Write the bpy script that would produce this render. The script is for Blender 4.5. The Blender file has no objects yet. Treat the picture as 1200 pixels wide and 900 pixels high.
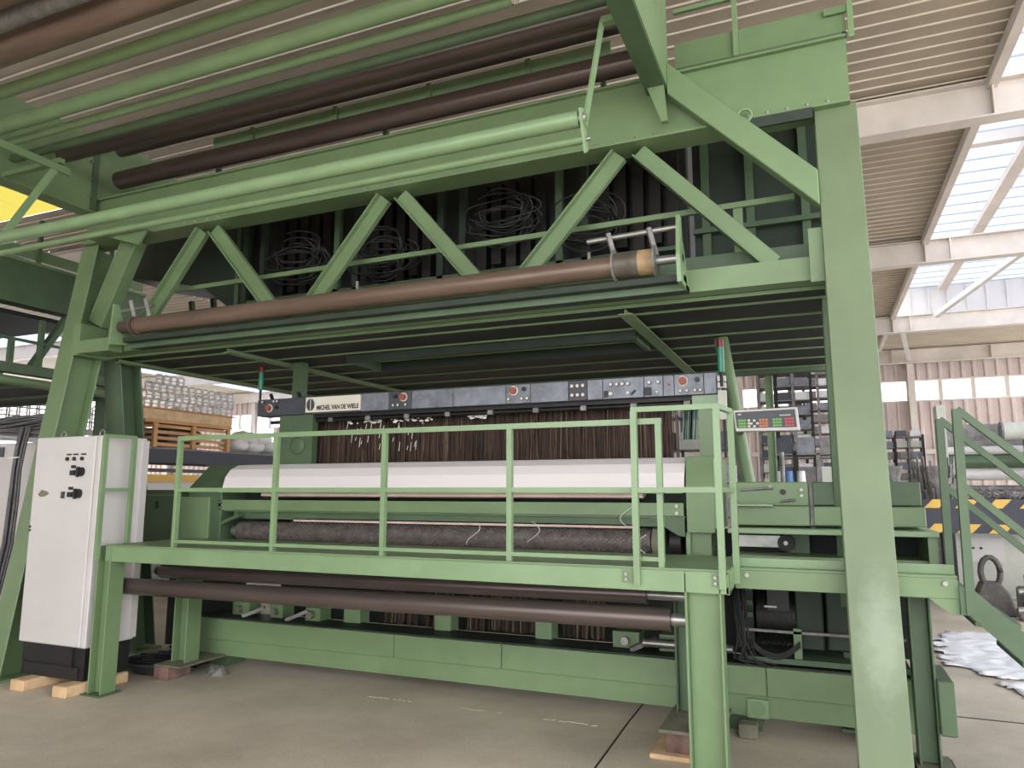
import bpy, math, random
from mathutils import Vector
random.seed(7)
S = bpy.context.scene
col = S.collection
V = Vector
Z = V((0, 0, 1))

# ------------------------------------------------------------------ camera, sky, exposure
cam = bpy.data.cameras.new('camera')
cam.sensor_fit = 'HORIZONTAL'; cam.sensor_width = 36.0
cam.lens = 36.0 * 846 / 1200
cam.clip_end = 300
camo = bpy.data.objects.new('camera', cam); col.objects.link(camo)
camo.location = (0, 0, 1.6)
camo.rotation_euler = (math.radians(90 + 8.34), 0, math.radians(22.9))
S.camera = camo
W = bpy.data.worlds.new('sky'); S.world = W; W.use_nodes = True
bg = W.node_tree.nodes['Background']
bg.inputs[0].default_value = (0.97, 0.985, 1.0, 1); bg.inputs[1].default_value = 4.2
S.view_settings.view_transform = 'Standard'; S.view_settings.look = 'None'
S.view_settings.exposure = 0.18; S.view_settings.gamma = 1; S.view_settings.use_curve_mapping = False

# ------------------------------------------------------------------ materials
def lin(c): return tuple(((x/255)/12.92 if x/255 <= .04045 else ((x/255+.055)/1.055)**2.4) for x in c)
def mk(name, c, rough=.5, metal=0., var=.12, scale=2.5, bump=0., stretch=(1, 1, 1), c2=None, lo=.35, hi=.7, fine=0.):
    m = bpy.data.materials.new(name); m.use_nodes = True
    nt = m.node_tree; N = nt.nodes; L = nt.links; b = N['Principled BSDF']
    b.inputs['Roughness'].default_value = rough; b.inputs['Metallic'].default_value = metal
    a = lin(c); d = lin(c2) if c2 else tuple(x*(1-2*var) for x in a); a = a if c2 else tuple(min(1, x*(1+var)) for x in a)
    tc = N.new('ShaderNodeTexCoord'); mp = N.new('ShaderNodeMapping'); mp.inputs['Scale'].default_value = stretch
    L.new(tc.outputs['Object'], mp.inputs[0])
    n = N.new('ShaderNodeTexNoise'); n.inputs['Scale'].default_value = scale; n.inputs['Detail'].default_value = 6; n.inputs['Roughness'].default_value = .65
    L.new(mp.outputs[0], n.inputs['Vector'])
    r = N.new('ShaderNodeValToRGB'); r.color_ramp.elements[0].position = lo; r.color_ramp.elements[1].position = hi
    r.color_ramp.elements[0].color = (*d, 1); r.color_ramp.elements[1].color = (*a, 1)
    L.new(n.outputs['Fac'], r.inputs[0]); out = r.outputs[0]
    if fine:
        n2 = N.new('ShaderNodeTexNoise'); n2.inputs['Scale'].default_value = 60; n2.inputs['Detail'].default_value = 3
        L.new(tc.outputs['Object'], n2.inputs['Vector'])
        mx = N.new('ShaderNodeMix'); mx.data_type = 'RGBA'; mx.blend_type = 'OVERLAY'; mx.inputs[0].default_value = fine
        L.new(out, mx.inputs[6]); L.new(n2.outputs['Fac'], mx.inputs[7]); out = mx.outputs[2]
    L.new(out, b.inputs['Base Color'])
    if bump:
        bp = N.new('ShaderNodeBump'); bp.inputs['Strength'].default_value = bump; bp.inputs['Distance'].default_value = .01
        L.new(n.outputs['Fac'], bp.inputs['Height']); L.new(bp.outputs[0], b.inputs['Normal'])
    return m
M = {}
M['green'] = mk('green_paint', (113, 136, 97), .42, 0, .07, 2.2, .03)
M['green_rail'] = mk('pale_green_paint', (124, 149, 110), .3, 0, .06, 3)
M['green_deep'] = mk('deep_and_shaded_green', (80, 101, 74), .5, 0, .1, 2.5)  # darker green paint; also the shaded copy on the stair and right arm
M['green_worn'] = mk('worn_green_paint', (110, 126, 95), .5, 0, .08, 1.3, .05); 
def worn_patch(m, cx, cz, rx, rz):
    nt = m.node_tree; N = nt.nodes; L = nt.links; b = N['Principled BSDF']; src = b.inputs['Base Color'].links[0].from_socket
    tc = N.new('ShaderNodeTexCoord'); mp = N.new('ShaderNodeMapping'); mp.inputs['Location'].default_value = (-cx/rx, 0, -cz/rz); mp.inputs['Scale'].default_value = (1/rx, 0, 1/rz)
    L.new(tc.outputs['Object'], mp.inputs[0]); g = N.new('ShaderNodeTexGradient'); g.gradient_type = 'SPHERICAL'; L.new(mp.outputs[0], g.inputs[0])
    n = N.new('ShaderNodeTexNoise'); n.inputs['Scale'].default_value = 9; n.inputs['Detail'].default_value = 8; n.inputs['Roughness'].default_value = .75; L.new(tc.outputs['Object'], n.inputs['Vector'])
    ma = N.new('ShaderNodeMath'); ma.operation = 'MULTIPLY_ADD'; L.new(g.outputs['Fac'], ma.inputs[0]); ma.inputs[1].default_value = 1.1; 
    L.new(n.outputs['Fac'], ma.inputs[2]); rp = N.new('ShaderNodeMapRange'); rp.inputs[1].default_value = .75; rp.inputs[2].default_value = 1.35; rp.inputs[4].default_value = .28; L.new(ma.outputs[0], rp.inputs[0])
    mx = N.new('ShaderNodeMix'); mx.data_type = 'RGBA'; L.new(rp.outputs[0], mx.inputs[0]); L.new(src, mx.inputs[6]); mx.inputs[7].default_value = (*lin((186, 198, 178)), 1); L.new(mx.outputs[2], b.inputs['Base Color'])
M['green_dark'] = mk('dark_olive_and_shade', (42, 54, 44), .6, 0, .15, 3)  # dark olive; also carries the shade on gearboxes and the breast backing
worn_patch(M['green_worn'], 3.40, .85, .16, .5)
M['black_plate'] = mk('black_plate_and_shade', (27, 31, 29), .6, 0, .2, 3)  # near-black plates, and the sheets standing in for shade in the loom
M['brown_roll'] = mk('rusty_brown_steel', (124, 104, 91), .38, .35, .16, 3, .05, (.25, 3, 3))
M['dark_roll'] = mk('dark_brown_steel', (94, 82, 78), .3, .35, .18, 2, .03, (.2, 3, 3))
M['iron'] = mk('blackened_iron', (40, 38, 37), .5, .4, .2, 6)
M['scrap'] = mk('grey_brown_iron', (88, 83, 80), .6, .2, .2, 8, .1)
M['drum'] = mk('dull_grey_drum', (104, 95, 86), .5, .3, .2, 6)
M['drum_tan'] = mk('tan_drum_end', (164, 138, 102), .6, 0, .2, 12)
M['steel'] = mk('bare_steel', (165, 163, 158), .35, .7, .15, 8)
M['panel'] = mk('scuffed_grey_panel', (128, 131, 140), .45, .25, .2, 7, .02)
M['panel_dark'] = mk('slate_panel', (74, 76, 84), .5, .1, .12, 5)
M['white'] = mk('white_enamel', (208, 203, 201), .4, 0, .03, 1.5)
M['cover'] = mk('white_sheet', (232, 224, 224), .6, 0, .03, 1, 0, (.3, 4, 4))
M['black'] = mk('black_plastic', (30, 30, 32), .5, 0, .15, 5)
M['red'] = mk('red_plastic', (170, 48, 38), .4, 0, .05)
M['redbrown'] = mk('oxide_red_button', (150, 78, 66), .5, 0, .1, 20)
M['cream'] = mk('cream_plastic', (214, 206, 188), .5, 0, .05)
M['lampgreen'] = mk('green_lens', (32, 120, 92), .25, 0, .05)
M['lampred'] = mk('dark_red_lens', (110, 34, 36), .25, 0, .05)
M['btn_green'] = mk('green_key', (112, 176, 82), .5, 0, .03)
M['btn_orange'] = mk('orange_key', (206, 120, 76), .5, 0, .03)
M['btn_red'] = mk('red_key', (200, 72, 76), .5, 0, .03)
M['wood'] = mk('raw_wood', (208, 158, 108), .7, 0, .12, 6, .1, (1, .3, 1))
M['wood_pale'] = mk('pale_timber', (218, 184, 144), .75, 0, .12, 7, .15)
M['brick'] = mk('red_brown_block', (126, 98, 90), .85, 0, .25, 9, .3)
M['plate_dirty'] = mk('dirty_plate', (120, 118, 100), .75, 0, .2, 6, .1)
M['rubber'] = mk('grey_cable', (104, 102, 105), .55, 0, .15, 10)
M['rubber_dark'] = mk('dark_cable', (40, 40, 40), .55, 0, .15, 10)
M['yarn'] = mk('brown_yarn', (92, 70, 58), .8, 0, .35, 14, 0, (6, 1, .2))
M['yarn_dark'] = mk('dark_yarn', (66, 52, 45), .8, 0, .3, 14, 0, (6, 1, .2))
M['yarn_light'] = mk('tan_yarn', (128, 108, 90), .8, 0, .2, 14)
M['lint'] = mk('white_lint', (235, 232, 228), .9, 0, .04)
M['fabric'] = mk('pinkish_cloth', (214, 186, 176), .8, 0, .08, 5)
M['spike'] = mk('spiked_roller_cover', (104, 96, 92), .6, .2, .25, 18, .3)
M['concrete'] = mk('concrete_floor', (204, 192, 173), .6, 0, .12, .7, .05, c2=(166, 154, 138), lo=.3, hi=.62, fine=.25)
M['roof'] = mk('corrugated_roof_sheet', (170, 157, 140), .55, 0, .07, 1)
M['roof_rib'] = mk('roof_rib_lit', (208, 198, 182), .5, 0, .04, 1)  # paler than the sheet, to paint the light its ribs catch
M['rafter'] = mk('cream_steel', (214, 204, 196), .5, 0, .07, 1.5)
M['wallsheet'] = mk('wall_sheet', (206, 190, 186), .6, 0, .08, .8)
M['sheet_plastic'] = mk('white_plastic_film', (240, 240, 242), .35, 0, .03, 3)
M['yellow'] = mk('yellow_stripe', (226, 182, 84), .5, 0, .05)
M['navy'] = mk('navy_paint', (52, 54, 66), .5, 0, .06)
M['hazy'] = mk('pale_machine_paint', (196, 196, 186), .5, 0, .08, 3)
M['hazygrey'] = mk('grey_machine_metal', (134, 130, 128), .5, .2, .25, 9)
M['silver'] = mk('galvanised_wire', (216, 214, 216), .4, 0., .1, 9)
M['bluebin'] = mk('blue_plastic', (92, 130, 178), .5, 0, .06)
M['bag'] = mk('white_sack', (230, 228, 226), .8, 0, .06, 4, .4)
M['tarp'] = mk('dark_tarp', (66, 68, 74), .6, 0, .2, 5, .4)
M['ink'] = mk('black_ink', (40, 40, 44), .6, 0, .02)
M['plate_cream'] = mk('cream_name_plate', (222, 214, 200), .5, 0, .04, 4)
def glass(name, t=.75):
    m = bpy.data.materials.new(name); m.use_nodes = True; nt = m.node_tree; N = nt.nodes
    b = N['Principled BSDF']; b.inputs['Roughness'].default_value = .15; b.inputs['Base Color'].default_value = (.9, .93, .95, 1)
    tr = N.new('ShaderNodeBsdfTransparent'); mx = N.new('ShaderNodeMixShader'); mx.inputs[0].default_value = t
    nt.links.new(b.outputs[0], mx.inputs[1]); nt.links.new(tr.outputs[0], mx.inputs[2])
    nt.links.new(mx.outputs[0], N['Material Output'].inputs[0]); return m
M['glass'] = glass('window_glass')
def translucent(name, c):
    m = bpy.data.materials.new(name); m.use_nodes = True; nt = m.node_tree; N = nt.nodes
    a = N.new('ShaderNodeBsdfTranslucent'); a.inputs[0].default_value = (*lin(c), 1)
    d = N.new('ShaderNodeBsdfDiffuse'); d.inputs[0].default_value = (*lin(c), 1)
    mx = N.new('ShaderNodeMixShader'); mx.inputs[0].default_value = .3
    nt.links.new(a.outputs[0], mx.inputs[1]); nt.links.new(d.outputs[0], mx.inputs[2])
    nt.links.new(mx.outputs[0], N['Material Output'].inputs[0]); return m
M['skylight'] = translucent('skylight_sheet', (163, 171, 186))
M['skylight_yellow'] = translucent('yellowed_skylight_sheet', (206, 198, 134))

# ------------------------------------------------------------------ mesh helpers
O = {}
def off(p): return O[p.name] if p is not None else V((0, 0, 0))
class MB:
    def __init__(s): s.v = []; s.f = []; s.sm = []; s.mi = []; s.cur = 0
    def add(s, vs, fs, smooth=False):
        b = len(s.v); s.v += [V(x) for x in vs]
        for f in fs: s.f.append([b+i for i in f]); s.sm.append(smooth); s.mi.append(s.cur)
        return s
    def box(s, x0, x1, y0, y1, z0, z1):
        return s.add([(x0,y0,z0),(x1,y0,z0),(x1,y1,z0),(x0,y1,z0),(x0,y0,z1),(x1,y0,z1),(x1,y1,z1),(x0,y1,z1)],
                     [(0,3,2,1),(4,5,6,7),(0,1,5,4),(1,2,6,5),(2,3,7,6),(3,0,4,7)])
    def bar(s, p, q, w, h, up=Z, o=(0, 0)):
        p = V(p); q = V(q); d = (q-p).normalized(); up = V(up); sd = d.cross(up)
        if sd.length < 1e-4: sd = d.cross(V((0, 1, 0)))
        sd.normalize(); u = sd.cross(d).normalized(); sh = sd*o[0]+u*o[1]
        a, b = sd*w/2, u*h/2
        vs = [p-a-b+sh, p+a-b+sh, p+a+b+sh, p-a+b+sh, q-a-b+sh, q+a-b+sh, q+a+b+sh, q-a+b+sh]
        return s.add(vs, [(0,3,2,1),(4,5,6,7),(0,1,5,4),(1,2,6,5),(2,3,7,6),(3,0,4,7)])
    def hbeam(s, p, q, w, d, t, fl):
        s.bar(p, q, w, t, fl, (0, d/2-t/2)); s.bar(p, q, w, t, fl, (0, -d/2+t/2)); return s.bar(p, q, t, d-2*t, fl)
    def cyl(s, p, q, r, n=20, r2=None, caps=True):
        p = V(p); q = V(q); r2 = r if r2 is None else r2; d = (q-p).normalized()
        a = d.cross(Z if abs(d.z) < .9 else V((1, 0, 0))).normalized(); b = d.cross(a)
        vs = []
        for c, rr in ((p, r), (q, r2)):
            for i in range(n):
                t = 2*math.pi*i/n; vs.append(c+a*math.cos(t)*rr+b*math.sin(t)*rr)
        s.add(vs, [(i, (i+1) % n, n+(i+1) % n, n+i) for i in range(n)], True)
        if caps: s.add(vs[:n], [tuple(range(n-1, -1, -1))]); s.add(vs[n:], [tuple(range(n))])
        return s
    def tube(s, pts, r, n=6):
        pts = [V(p) for p in pts]; vs = []; pa = None
        for i, p in enumerate(pts):
            d = (pts[min(i+1, len(pts)-1)]-pts[max(i-1, 0)]).normalized()
            if pa is None: pa = d.cross(Z if abs(d.z) < .9 else V((1, 0, 0))).normalized()
            a = (pa-d*pa.dot(d)); a = a.normalized() if a.length > 1e-5 else pa; pa = a; b = d.cross(a)
            vs += [p+a*math.cos(2*math.pi*k/n)*r+b*math.sin(2*math.pi*k/n)*r for k in range(n)]
        fs = [(i*n+k, i*n+(k+1) % n, (i+1)*n+(k+1) % n, (i+1)*n+k) for i in range(len(pts)-1) for k in range(n)]
        fs += [tuple(range(n-1, -1, -1)), tuple(range((len(pts)-1)*n, len(pts)*n))]
        return s.add(vs, fs, True)
    def prism(s, poly, ax, a, b):
        n = len(poly)
        def P(u, w, t): return {'x': (t, u, w), 'y': (u, t, w), 'z': (u, w, t)}[ax]
        vs = [P(u, w, a) for u, w in poly]+[P(u, w, b) for u, w in poly]
        return s.add(vs, [tuple(range(n)), tuple(range(2*n-1, n-1, -1))]+[(i, n+i, n+(i+1) % n, (i+1) % n) for i in range(n)])
    def sph(s, c, r, n=10, m=6, sc=(1, 1, 1)):
        c = V(c); vs = [c+V((0, 0, r*sc[2]))]
        for j in range(1, m):
            for i in range(n):
                t = math.pi*j/m; q = 2*math.pi*i/n
                vs.append(c+V((r*sc[0]*math.sin(t)*math.cos(q), r*sc[1]*math.sin(t)*math.sin(q), r*sc[2]*math.cos(t))))
        vs.append(c-V((0, 0, r*sc[2]))); e = len(vs)-1
        fs = [(0, 1+i, 1+(i+1) % n) for i in range(n)]
        for j in range(m-2):
            for i in range(n): a = 1+j*n; fs.append((a+i, a+n+i, a+n+(i+1) % n, a+(i+1) % n))
        a = 1+(m-2)*n; fs += [(a+i, e, a+(i+1) % n) for i in range(n)]
        return s.add(vs, fs, True)
    def mesh(s, name, mat, o):
        me = bpy.data.meshes.new(name); me.from_pydata([tuple(x-o) for x in s.v], [], s.f)
        me.polygons.foreach_set('use_smooth', s.sm)
        for m in (mat if isinstance(mat, (list, tuple)) else [mat]): me.materials.append(M[m])
        me.polygons.foreach_set('material_index', s.mi)
        import bmesh
        b = bmesh.new(); b.from_mesh(me); bmesh.ops.recalc_face_normals(b, faces=b.faces); b.to_mesh(me); b.free()
        me.update(); return me
    def build(s, name, mat, parent, bevel=0., label=None, kind=None):
        o = bpy.data.objects.new(name, s.mesh(name, mat, off(parent))); col.objects.link(o); o.parent = parent
        O[o.name] = off(parent)
        if bevel: md = o.modifiers.new('edge', 'BEVEL'); md.width = bevel; md.segments = 1; md.limit_method = 'ANGLE'
        if label: o['label'] = label
        if kind: o['kind'] = kind
        return o
    def single(s, name, mat, label=None, cat=None, group=None, kind=None, bevel=0.):
        xs = [p.x for p in s.v]; ys = [p.y for p in s.v]; zs = [p.z for p in s.v]
        L = V(((min(xs)+max(xs))/2, (min(ys)+max(ys))/2, min(zs)))
        o = bpy.data.objects.new(name, s.mesh(name, mat, L)); col.objects.link(o); o.location = L; O[o.name] = L
        if bevel: md = o.modifiers.new('edge', 'BEVEL'); md.width = bevel; md.segments = 1; md.limit_method = 'ANGLE'
        tag(o, label, cat, group, kind); return o
def tag(o, label=None, cat=None, group=None, kind=None):
    for k, x in (('label', label), ('category', cat), ('group', group), ('kind', kind)):
        if x: o[k] = x
    return o
def thing(name, label, cat, loc, group=None, kind=None):
    o = bpy.data.objects.new(name, None); o.empty_display_size = .2; col.objects.link(o); o.location = loc; O[o.name] = V(loc)
    return tag(o, label, cat, group, kind)
def piece(src, parent, d):                       # a copy of a part, shifted by d, sharing its mesh
    c = src.copy(); col.objects.link(c); c.parent = parent; c.location = V(src.location)+V(d); O[c.name] = off(parent)+V(d); return c
def clone(root, d, label=None):                  # a copy of a thing with its parts and sub-parts
    r = root.copy(); col.objects.link(r); r.location = V(root.location)+V(d); O[r.name] = O[root.name]+V(d)
    if label: r['label'] = label
    for ch in root.children:
        c = ch.copy(); col.objects.link(c); c.parent = r
        for g in ch.children: k = g.copy(); col.objects.link(k); k.parent = c
    return r
def box(name, mat, parent, *a, bevel=0., **k): return MB().box(*a).build(name, mat, parent, bevel, **k)

# ------------------------------------------------------------------ the hall
MB().box(-36, 16, -14, 27.2, -.2, 0).single('floor', 'concrete', kind='structure')
flo = bpy.data.objects['floor']
def seam(p, q, w): return MB().bar((p[0], p[1], .0005), (q[0], q[1], .0005), w, .003).build('floor_joint', 'iron', flo)
seam((-1.25, 2.5), (-1.32, 5.2), .012); seam((.7, 6.24), (8, 6.26), .02); seam((-1.32, 5.2), (-1.34, 9), .012)
for (p, q) in ((-3.35, -2.95), (-2.55, -2.15), (-1.95, -1.42)):
    for k in range(9):
        if random.random() < .8: x = p+(q-p)*k/9; MB().bar((x, 5.05+random.uniform(-.012, .012), .001), (x+(q-p)/9*random.uniform(.4, 1), 5.05+random.uniform(-.012, .012), .001), random.uniform(.006, .02), .002).build('paint_trace', 'cream', flo)
# roof sheet with narrow ribs running across the hall
def ribbed(y0, y1, x0, x1, z, pitch, rw, rd, name, mats, parent):
    m = MB(); y = y0
    while y < y1-1e-6:
        e = min(y+pitch, y1); m.cur = 0; f0 = e-rw
        m.add([(x0,y,z),(x1,y,z),(x1,f0,z),(x0,f0,z)], [(0,1,2,3)])
        m.cur = 1
        m.add([(x0,f0,z),(x1,f0,z),(x1,f0+rw*.25,z-rd),(x0,f0+rw*.25,z-rd),(x0,e-rw*.25,z-rd),(x1,e-rw*.25,z-rd),(x0,e,z),(x1,e,z)],
              [(0,1,2,3),(3,2,5,4),(4,5,7,6)])
        y = e
    if parent is None: return m.single(name, mats, kind='structure')
    return m.build(name, mats, parent)
ceil = ribbed(-5, 27, -10.16, 2.06, 6.2, .212, .02, .016, 'ceiling', ['roof', 'roof_rib'], None)
for a in ((-5, 6.2, -13.6, -10.16), (7.6, 27, -13.6, -10.16), (-5, 27, -21, -13.6), (-5, 27, -34, -24.5)): ribbed(a[0], a[1], a[2], a[3], 6.2, .212, .02, .016, 'roof_sheet', ['roof', 'roof_rib'], ceil)
ribbed(-5, 27, -24.5, -21, 6.2, .212, .02, .016, 'skylight_sheet', ['skylight', 'skylight'], ceil)  # skylight strip added to brighten the far left of the hall
ribbed(21.4, 27, 2.06, 11, 6.2, .212, .02, .016, 'roof_sheet', ['roof', 'roof_rib'], ceil)
ribbed(-5, 21.4, 2.06, 8.5, 6.95, .52, .03, .03, 'skylight_sheet', ['skylight', 'skylight'], ceil)
ribbed(-5, 21.4, 8.5, 11, 6.2, .212, .02, .016, 'roof_sheet', ['roof', 'roof_rib'], ceil)
m = MB(); x = 2.06                                # upright end sheet of the raised skylight
while x < 8.5:
    m.box(x, x+.40, 21.42, 21.45, 6.1, 7.0).box(x+.40, x+.44, 21.38, 21.45, 6.1, 7.0); x += .44
m.build('gable_sheet', 'white', ceil)
for y in (9.05, 14.75, 21.2, 26.5):               # rafters
    m = MB().box(-34, 11, y-.11, y+.11, 5.7, 5.72).box(-34, 11, y-.11, y+.11, 6.12, 6.14).box(-34, 11, y-.01, y+.01, 5.72, 6.12)
    r = m.build('rafter', 'rafter', ceil)
    for xs in (-30, -20, -10, 2.02, 2.42, 5.2):
        MB().box(xs-.01, xs+.01, y-.11, y+.11, 5.72, 6.12).build('stiffener', 'rafter', r)
box('edge_purlin', 'rafter', ceil, 1.98, 2.08, -5, 26.4, 6.06, 6.2)
for xs in (3.25,): box('purlin', 'rafter', ceil, xs-.1, xs+.1, 4, 21.3, 6.78, 6.9)
for ys in (7.2, 11.9, 17.6): box('cross_purlin', 'white', ceil, 2.08, 8.5, ys-.08, ys+.08, 6.62, 6.78)
for (a, b) in (((3.6, 9.2, 6.2), (4.6, 14.6, 6.2)), ((3.0, 21, 6.05), (3.9, 15, 6.05)), ((2.9, 26.3, 5.8), (2.2, 21.3, 6.05))):
    MB().bar(a, b, .11, .11).build('wind_brace', 'white', ceil)
# yellowed skylight strip far left
for k in range(4): box('yellow_skylight_sheet', 'skylight_yellow', ceil, -13.6+k*.86, -12.76+k*.86, 6.2, 7.6, 6.205, 6.215)
MB().box(-34, -6.5, -5.1, -5, 0, 6.2).single('wall_light_block', 'wallsheet', kind='structure')  # unseen wall added behind the camera to cut front daylight on the left
# back wall of ribbed sheet with a window band
wall = thing('wall_back', None, None, (0, 27, 0), kind='structure')
m = MB()
m.box(-34, 11, 26.95, 27, 5.2, 6.2).box(-34, -26.6, 26.95, 27, 0, 4.47).box(-23.6, 11, 26.95, 27, 0, 4.47)
x = -34
while x < 11:
    for z0, z1 in ((0, 4.47), (5.2, 6.2)):
        if (x > -6 or x < -18) and not (z0 == 0 and -26.8 < x < -23.6): m.prism([(x, 26.95), (x+.03, 26.9), (x+.1, 26.9), (x+.13, 26.95)], 'z', z0, z1)
    x += .32
m.build('wall_sheet', 'wallsheet', wall)
box('wall_rail', 'rafter', wall, -23.5, 11, 26.8, 26.9, 2.75, 2.9)
xs = -33.92; wn = 1
while xs < 11:
    colm = abs((xs-2.95) % 5.4) < .01
    if (-4 < xs < 9) or (-33 < xs < -20):
        w = MB().box(xs, xs+.06, 26.9, 27, 4.47, 5.2).box(xs+.86, xs+.92, 26.9, 27, 4.47, 5.2).box(xs+.06, xs+.86, 26.9, 27, 4.47, 4.52).box(xs+.06, xs+.86, 26.9, 27, 5.15, 5.2).single('window_%d' % wn, 'rafter', kind='structure')
        box('pane', 'glass', w, xs+.06, xs+.86, 26.96, 26.97, 4.52, 5.15); wn += 1
    else: box('band_panel', 'wallsheet', wall, xs, xs+.92, 26.95, 27, 4.47, 5.2)
    xs += .92
for xs in (-30, -24.6, -8, -2.45, 2.95, 8.35): MB().hbeam((xs, 26.75, 0), (xs, 26.75, 5.7), .2, .24, .02, (0, 1, 0)).build('column', 'rafter', wall)

# ------------------------------------------------------------------ steel gantry
G = thing('steel_gantry', 'tall green steel gantry with slanted legs and zigzag truss carrying the upper deck', 'gantry', (-3.15, 4.75, 0))
bolt = MB().cyl((0, 0, 0), (0, 0, .02), .014, 6)
def leg(xc, y0, sl, z1, mat, label=None, w=.247, d=.24):
    c = y0
    o = MB().hbeam((xc, c, .02), (xc, c+sl*z1, z1), w, d, .016, (0, 1, 0)).build('leg', mat, G, .004, label=label)
    box('base_plate', 'green', o, xc-.16, xc+.16, c-.16, c+.16, 0, .02)
    return o
leg(-6.55, 4.325, .139, 3.98, 'green', None, .22, .30); LR = leg(.2235, 4.30, .139, 4.0, 'green_worn', 'right front leg with a pale scuffed patch')
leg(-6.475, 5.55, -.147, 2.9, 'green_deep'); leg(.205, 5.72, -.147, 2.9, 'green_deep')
o = box('lower_chord', 'green', G, -6.4, .1, 4.72, 4.735, 2.89, 3.04)
o = MB().box(-6.4, .1, 4.735, 4.86, 2.89, 2.905).box(-6.4, .1, 4.735, 4.86, 3.025, 3.04).build('chord_flange', 'green', G)
box('inner_chord', 'green_deep', G, -6.4, .1, 4.95, 4.97, 3.0, 3.2)
box('joint_block', 'green', G, -6.46, -6.36, 4.57, 4.90, 2.86, 3.16)
box('bracket_box', 'green', G, -6.38, -5.95, 4.56, 4.70, 2.87, 2.99)
box('end_bracket', 'green', G, .02, .1, 4.66, 4.72, 2.86, 3.2)
def brace(x0, z0, x1, z1, w=.115, t=.05, y=4.81):
    a, b = V((x0, y, z0)), V((x1, y, z1)); n = V((-(z1-z0), 0, x1-x0)).normalized()
    q = MB().bar(a, b, t, w, n); s = 1 if n.x < 0 else -1
    q.bar(a+V((0, -.035, 0))+n*s*(w/2-.006), b+V((0, -.035, 0))+n*s*(w/2-.006), .07, .012, n)
    return q.build('truss_brace', 'green', G, .003)
for d in ((-5.13, 3.97, -5.88, 3.04), (-4.99, 3.97, -4.17, 3.04), (-3.16, 3.97, -3.95, 3.04), (-3.0, 3.97, -2.2, 3.04), (-1.19, 3.97, -2.03, 3.04), (-1.05, 3.97, -.19, 3.04)): brace(*d)
brace(-6.02, 4.02, -6.42, 3.2, .2, .12)
ub = MB().box(-6.6, .31, 4.68, 4.92, 4.0, 4.018).box(-6.6, .31, 4.715, 4.735, 4.018, 4.44).box(-6.6, .31, 4.68, 4.92, 4.44, 4.455).build('upper_beam', 'green', G)
bm = bolt.mesh('bolt', 'steel', V((0, 0, 0)))
def bolts(par, pts, rot=None, sc=1.):
    for p in pts:
        o = bpy.data.objects.new('bolt', bm); col.objects.link(o); o.parent = par; o.location = V(p)-off(par); O[o.name] = V(p)
        if rot: o.rotation_euler = rot
        if sc != 1.: o.scale = (sc,)*3
for c in (-5.06, -3.08, -1.12): bolts(ub, [(c+k*.13, 4.70, 4.018) for k in (-1.6, -.6, .6, 1.6)])
bolts(ub, [(-.3+k*.12, 4.70, 4.018) for k in range(5)])
bolts(ub, [(-.3+k*.12, 4.70, 3.985) for k in range(4)])
MB().box(-.4, .09, 4.67, 4.69, 3.93, 4.0).build('splice_plate', 'green_dark', ub)
MB().tube([(-.32+.045*math.cos(t*.5), 4.66, 4.02+.045*math.sin(t*.5)) for t in range(14)], .01, 6).build('lifting_eye', 'green_rail', ub)
MB().prism([(-.805, 4.485), (.098, 3.55), (.098, 3.32), (-.805, 4.255)], 'y', 4.60, 4.71).build('knee_brace', 'green', G, .006)
# cantilever arms that carry the guide rollers
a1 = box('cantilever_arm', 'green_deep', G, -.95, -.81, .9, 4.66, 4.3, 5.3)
MB().box(-.812, -.803, .9, 4.66, 4.31, 5.3).build('lit_side_sheet', 'green', a1)  # paler sheet paints the lit right face of the darker arm
MB().prism([(-.93, 4.3), (-.82, 4.3), (-.80, 4.04), (-.84, 4.04)], 'y', 4.56, 4.60).build('gusset', 'green', a1)
a2 = box('cantilever_arm', 'green', G, -6.62, -6.44, .9, 4.66, 4.3, 5.08)
box('arm_block', 'green', a2, -6.62, -6.44, 4.66, 5.6, 4.46, 5.12)
MB().box(-6.44, -6.42, 4.60, 4.66, 4.32, 5.05).build('flange_joint', 'green_deep', a2)
bolts(a2, [(-6.43, 4.58, z) for z in (4.45, 4.62, 4.8, 4.95)], (0, math.pi/2, 0))
box('flange_plate', 'green', G, -6.35, -5.6, 4.45, 4.66, 3.985, 4.0)
MB().prism([(-6.1, 4.0), (-5.62, 4.0), (-5.72, 3.86), (-6.1, 3.98)], 'y', 4.6, 4.62).build('gusset', 'green', G)
# upper deck: dark planks between joists, cross beams below
ys = [4.88, 5.12, 5.58, 6.07, 6.53, 6.97, 7.5, 8.0]
for i, y in enumerate(ys):
    box('joist', 'green', G, -6.4, .12, y-.007, y+.007, 2.866, 2.89)
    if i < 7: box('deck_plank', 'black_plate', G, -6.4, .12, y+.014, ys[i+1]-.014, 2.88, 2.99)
for xs in (-6.24, -4.86, -1.2): MB().box(xs-.05, xs+.05, 4.90, 8.0, 2.825, 2.835).box(xs-.006, xs+.006, 4.90, 8.0, 2.835, 2.862).build('cross_beam', 'green', G)
for y in (5.66, 6.2): box('harness_frame_beam', 'green_dark', G, -4.1, -1.3, y-.02, y+.02, 2.80, 2.88)
for xs in (-4.08, -1.32): box('harness_frame_end', 'green_deep', G, xs-.02, xs+.02, 5.68, 6.18, 2.80, 2.88)
box('rear_beam', 'green_deep', G, -6.4, .4, 8.0, 8.12, 2.82, 3.1)
MB().bar((-5.75, 5.02, 3.52), (-.05, 5.02, 3.56), .03, .04).build('inner_handrail', 'green', G)
MB().bar((-5.2, 5.5, 3.46), (-.9, 5.5, 3.46), .1, .03).build('inner_handrail', 'green_deep', G)
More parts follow.
